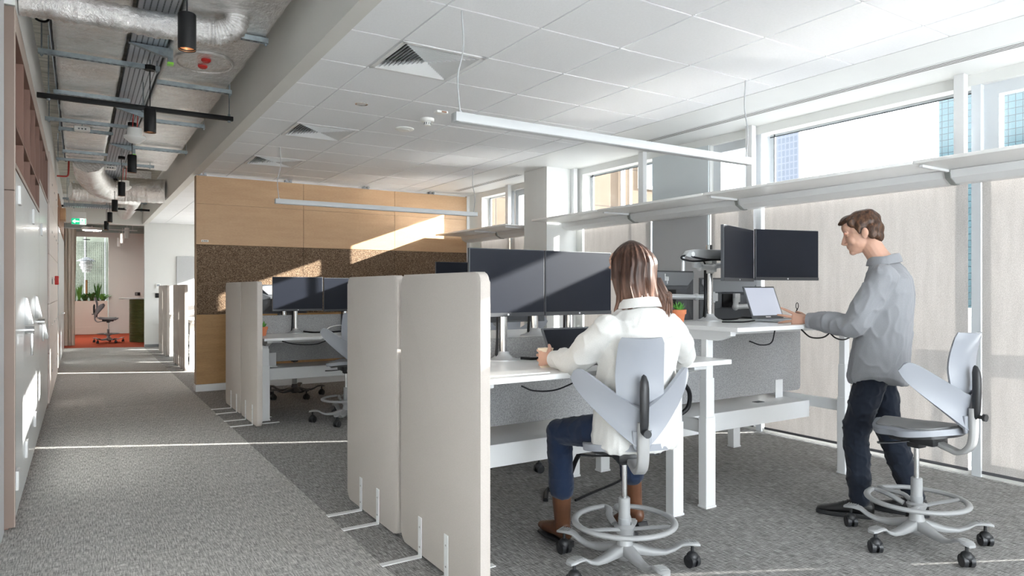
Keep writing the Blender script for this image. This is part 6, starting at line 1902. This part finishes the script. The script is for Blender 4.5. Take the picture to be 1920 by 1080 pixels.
# ================================================================ FAR END OF THE CORRIDOR
curt = mat('beige_curtain', (0.62, 0.54, 0.46), 0.9, noise=0.06, nscale=60)
m = MB(); rg = []
for i in range(61):
    t = i / 60
    x = -0.33 + 0.235 * t
    y = 19.25 + 0.035 * math.sin(t * 2 * PI * 3.5) + 0.012 * math.sin(t * 17)
    rg.append([(x + 0.02 * math.sin(t * 30 + z), y, z) for z in (0.012, 0.7, 1.4, 2.1, 2.78)])
m.sheet(rg, 0.004)
o = m.build('curtain', curt, angle=80); tag(o, 'floor-length beige curtain hanging at the left of the red carpet', 'curtain')
t = thing('curtain_rail', 'thin rail above the beige curtain', 'curtain rail', (0.0, 19.25, 2.785))
m = MB(); m.box(-0.40, 1.2, -0.012, 0.012, 0.0, 0.02); m.build('rail', metal_white, t, flat=True)
for x in (-0.3, 1.1):
    m = MB(); m.cyl((x, 0, 0.02), (x, 0, 0.665), 0.005, n=8); m.build('hanger', metal_white, t)

# standing table with a green ribbed drum base
rib = mat('green_ribbed_metal', (0.115, 0.135, 0.045), 0.35, metal=0.25)
t = thing('drum_table', 'standing table with a white top on a green ribbed drum', 'table', (1.46, 19.9, 0))
prof = [(0.0, 0.008)]
for k in range(36):
    z = 0.01 + 1.08 * k / 36
    prof += [(0.395, z), (0.405, z + 0.008), (0.405, z + 0.018), (0.395, z + 0.026)]
prof += [(0.39, 1.095), (0.0, 1.095)]
m = MB(); m.lathe(prof, n=48); m.build('drum_base', rib, t, angle=50)
m = MB(); m.prism(roundrect(-0.62, 0.62, -0.42, 0.42, 0.12, 6), 1.096, 1.126, bev=0.006); m.build('tabletop', desk_white, t)

# planter with leafy plants
green = [mat('leaf_%s' % n_, c_, 0.5, noise=0.2, nscale=6) for n_, c_ in (('deep', (0.06, 0.17, 0.035)), ('mid', (0.14, 0.32, 0.06)), ('light', (0.32, 0.48, 0.12)))]
rnd = random.Random(11)
def leafy(x, y, h, n_, kind, label, col):
    t = thing('leafy_plant', label, 'plant', (x, y, 1.0), rnd.uniform(0, 6), 'green plants on the blush low wall')
    m = MB()
    for k in range(n_):
        a = 2.4 * k + rnd.uniform(-0.4, 0.4)
        L_ = h * rnd.uniform(0.6, 1.05)
        tilt = rnd.uniform(0.08, 0.75) if kind == 'bush' else rnd.uniform(0.02, 0.28)
        d = Vector((math.cos(a) * math.sin(tilt), math.sin(a) * math.sin(tilt) * 0.6, math.cos(tilt)))
        p0 = Vector((0.02 * math.cos(a), 0.02 * math.sin(a), 0.0))
        w_ = 0.028 if kind == 'bush' else 0.016
        P = [p0, p0 + d * L_ * 0.4, p0 + d * L_ * 0.75 + Vector((d.x, d.y, -0.1)) * 0.04, p0 + d * L_ + Vector((d.x * 0.1, d.y * 0.1, -0.05 if kind == 'bush' else 0))]
        m.tube(P, [(0.003, 0.004), (0.002, w_), (0.002, w_ * 0.8), (0.0008, 0.002)], n=6, up=(0.3, 0.2, 1))
    m.build('leaves', green[col], t)
    m = MB(); m.lathe([(0, 0), (0.045, 0), (0.05, 0.03), (0, 0.03)], n=12); m.build('root_ball', soil, t)
for i, (x, h, k, c, lb) in enumerate(((-0.28, 0.34, 'bush', 2, 'leftmost pale bushy plant behind the curtain edge'), (-0.15, 0.42, 'blade', 1, 'sword-leaved plant second from the left'), (-0.02, 0.50, 'blade', 1, 'tallest sword-leaved plant left of the brown stem'),
        (0.12, 0.30, 'bush', 0, 'dark bushy plant at the foot of the brown stem'), (0.30, 0.34, 'bush', 0, 'dark bushy plant right of the brown stem'), (0.44, 0.52, 'blade', 0, 'feathery plant near the right end'), (0.58, 0.28, 'bush', 1, 'rightmost low plant'))):
    leafy(x, 23.70 + 0.02 * (i % 2), h, 34, k, lb + ' on the blush low wall', c)
m = MB(); m.cyl((0, 0, 0), (0, 0, 0.62), 0.028, n=14); t = thing('plant_stem', 'thick brown stem standing among the plants', 'plant support', (0.16, 23.72, 1.0)); m.build('stem', ply_low, t)
# wire mesh behind the plants
t = thing('wire_mesh', 'fine square wire mesh screen behind the plants', 'mesh screen', (0.15, 23.9, 1.0))
m = MB()
for k in range(23):
    x = -0.55 + 0.05 * k
    m.box(x - 0.004, x + 0.004, -0.002, 0.002, 0, 1.75)
for k in range(36):
    z = 0.05 * k
    m.box(-0.56, 0.56, -0.004, -0.001, z - 0.004, z + 0.004)
w_ = m.build('mesh', mat('mesh_wire', (0.09, 0.10, 0.085), 0.5), t, flat=True)
# layered pendant beyond the mesh
t = thing('layered_lamp', 'white layered pendant lamp hanging behind the wire mesh', 'pendant lamp', (0.165, 24.7, 1.86))
lw = mat('lamp_cream', (0.75, 0.76, 0.76), 0.5)
m = MB()
for k, (r_, z) in enumerate(((0.11, 0.0), (0.15, 0.09), (0.18, 0.18), (0.16, 0.27))):
    m.lathe([(r_ * 0.75, z), (r_, z + 0.02), (r_, z + 0.075), (r_ * 0.8, z + 0.088)], n=28)
m.build('shade_tiers', lw, t)
m = MB(); m.lathe([(0.0, 0.47), (0.06, 0.465), (0.25, 0.36), (0.255, 0.345), (0.2, 0.35), (0.0, 0.36)], n=32); m.build('top_shade', mat('lamp_blue_grey', (0.38, 0.42, 0.47), 0.5), t)
m = MB(); m.cyl((0, 0, 0.46), (0, 0, 1.59), 0.006, n=8); m.lathe([(0, 1.0), (0.1, 1.0), (0.1, 1.02), (0, 1.03)], n=20); m.build('cord', black_plastic, t)

# three white cylinder pendants
wt = None
for y, lb in ((19.3, 'nearest'), (21.4, 'middle'), (23.2, 'farthest')):
    t = thing('white_pendant', lb + ' of three white cylinder pendants above the drum table', 'pendant lamp', (0.98, y, 2.60), 0, 'white cylinder pendants at the far end')
    m = MB(); m.lathe([(0.044, 0.004), (0.052, 0.0), (0.052, 0.26), (0.0, 0.262)], n=24, cap=False); m.build('housing', wp, t)
    m = MB(); m.cyl((0, 0, 0.26), (0, 0, 0.85), 0.004, n=6); m.build('cord', wp, t)
# open grid of painted channels under the far ceiling
t = thing('ceiling_raft', 'open grey-green slatted ceiling raft over the red carpet', 'ceiling raft', (0.6, 20.9, 3.02))
gg = mat('grey_green_metal', (0.27, 0.33, 0.32), 0.5)
for k in range(11):
    y = -2.5 + 0.5 * k
    m = MB(); m.box(-1.0, 2.6, y - 0.03, y + 0.03, 0.0, 0.045); m.build('slat', gg, t, flat=True)
for x in (-0.75, 0.05, 0.85, 1.9):
    m = MB(); m.box(x - 0.02, x + 0.02, -2.6, 2.6, 0.046, 0.09); m.build('runner', gg, t, flat=True)
    m = MB(); m.cyl((x, 0, 0.09), (x, 0, 0.44), 0.006, n=8); m.build('hanger', gg, t)
t = thing('disc_light', 'round white disc light under the slatted ceiling raft', 'ceiling light', (0.27, 21.2, 2.90))
m = MB(); m.lathe([(0.0, 0.0), (0.22, 0.0), (0.235, 0.02), (0.235, 0.07), (0.0, 0.075)], n=40); m.build('housing', wp, t)
m = MB(); m.lathe([(0.0, -0.002), (0.21, -0.002), (0.21, 0.0), (0, 0.0)], n=40); m.build('diffuser', mat('lit_disc', (0.95, 0.95, 0.9), 0.5, emit=(1, 0.96, 0.88), estr=40.0), t)
m = MB(); m.cyl((0, 0, 0.07), (0, 0, 0.12), 0.01, n=8); m.build('stem', wp, t)
# things on the end walls
t = thing('wall_switch', 'black double switch on the white wall above the drum table', 'switch', (1.49, 23.79, 1.2)); m = MB(); m.box(-0.07, 0.07, -0.012, 0.008, -0.05, 0.05, bev=0.003); m.build('plate', black_plastic, t); m = MB(); m.box(-0.055, -0.005, -0.015, -0.011, -0.035, 0.035); m.build('rocker', mat('switch_grey', (0.2, 0.2, 0.2), 0.4), t)
t = thing('wall_switch', 'small black switch on the white wall left of the far dividers', 'switch', (1.53, 17.99, 1.20)); m = MB(); m.box(-0.04, 0.04, -0.012, 0.008, -0.055, 0.055, bev=0.003); m.build('plate', black_plastic, t)
t = thing('thermostat', 'small white thermostat above the black wall switch', 'thermostat', (1.55, 17.99, 1.42)); m = MB(); m.box(-0.05, 0.05, -0.02, 0.008, -0.06, 0.06, bev=0.004); m.build('housing', wp, t); m = MB(); m.box(-0.03, 0.03, -0.022, -0.019, 0.0, 0.04); m.build('display', mat('lcd_grey', (0.35, 0.38, 0.42), 0.3), t, flat=True)
t = thing('pinboard', 'large pale grey pinboard on the white end wall', 'pinboard', (2.65, 17.985, 1.57)); m = MB(); m.box(-0.71, 0.9, -0.025, 0.01, -0.55, 0.56, bev=0.004); m.build('board', mat('pin_grey', (0.46, 0.47, 0.48), 0.9, noise=0.05, nscale=90), t, flat=True); m = MB(); m.box(-0.72, 0.91, -0.02, 0.012, -0.565, -0.551); m.build('rail', metal_white, t, flat=True)
# radiator style skirting unit under the end wall board
t = thing('side_cabinet', 'low white cabinet under the pinboard', 'cabinet', (2.4, 17.75, 0)); m = MB(); m.box(-0.45, 0.45, -0.2, 0.2, 0.05, 0.75, bev=0.004); m.build('body', metal_white, t, flat=True)
for s_ in (-1, 1):
    m = MB(); m.box(s_ * 0.225 - 0.22, s_ * 0.225 + 0.22, -0.215, -0.2, 0.07, 0.73, bev=0.002); d = m.build('door', metal_white, t, flat=True); m = MB(); m.box(s_ * 0.04 - 0.008, s_ * 0.04 + 0.008, -0.23, -0.215, 0.4, 0.55); m.build('handle', chrome, d)
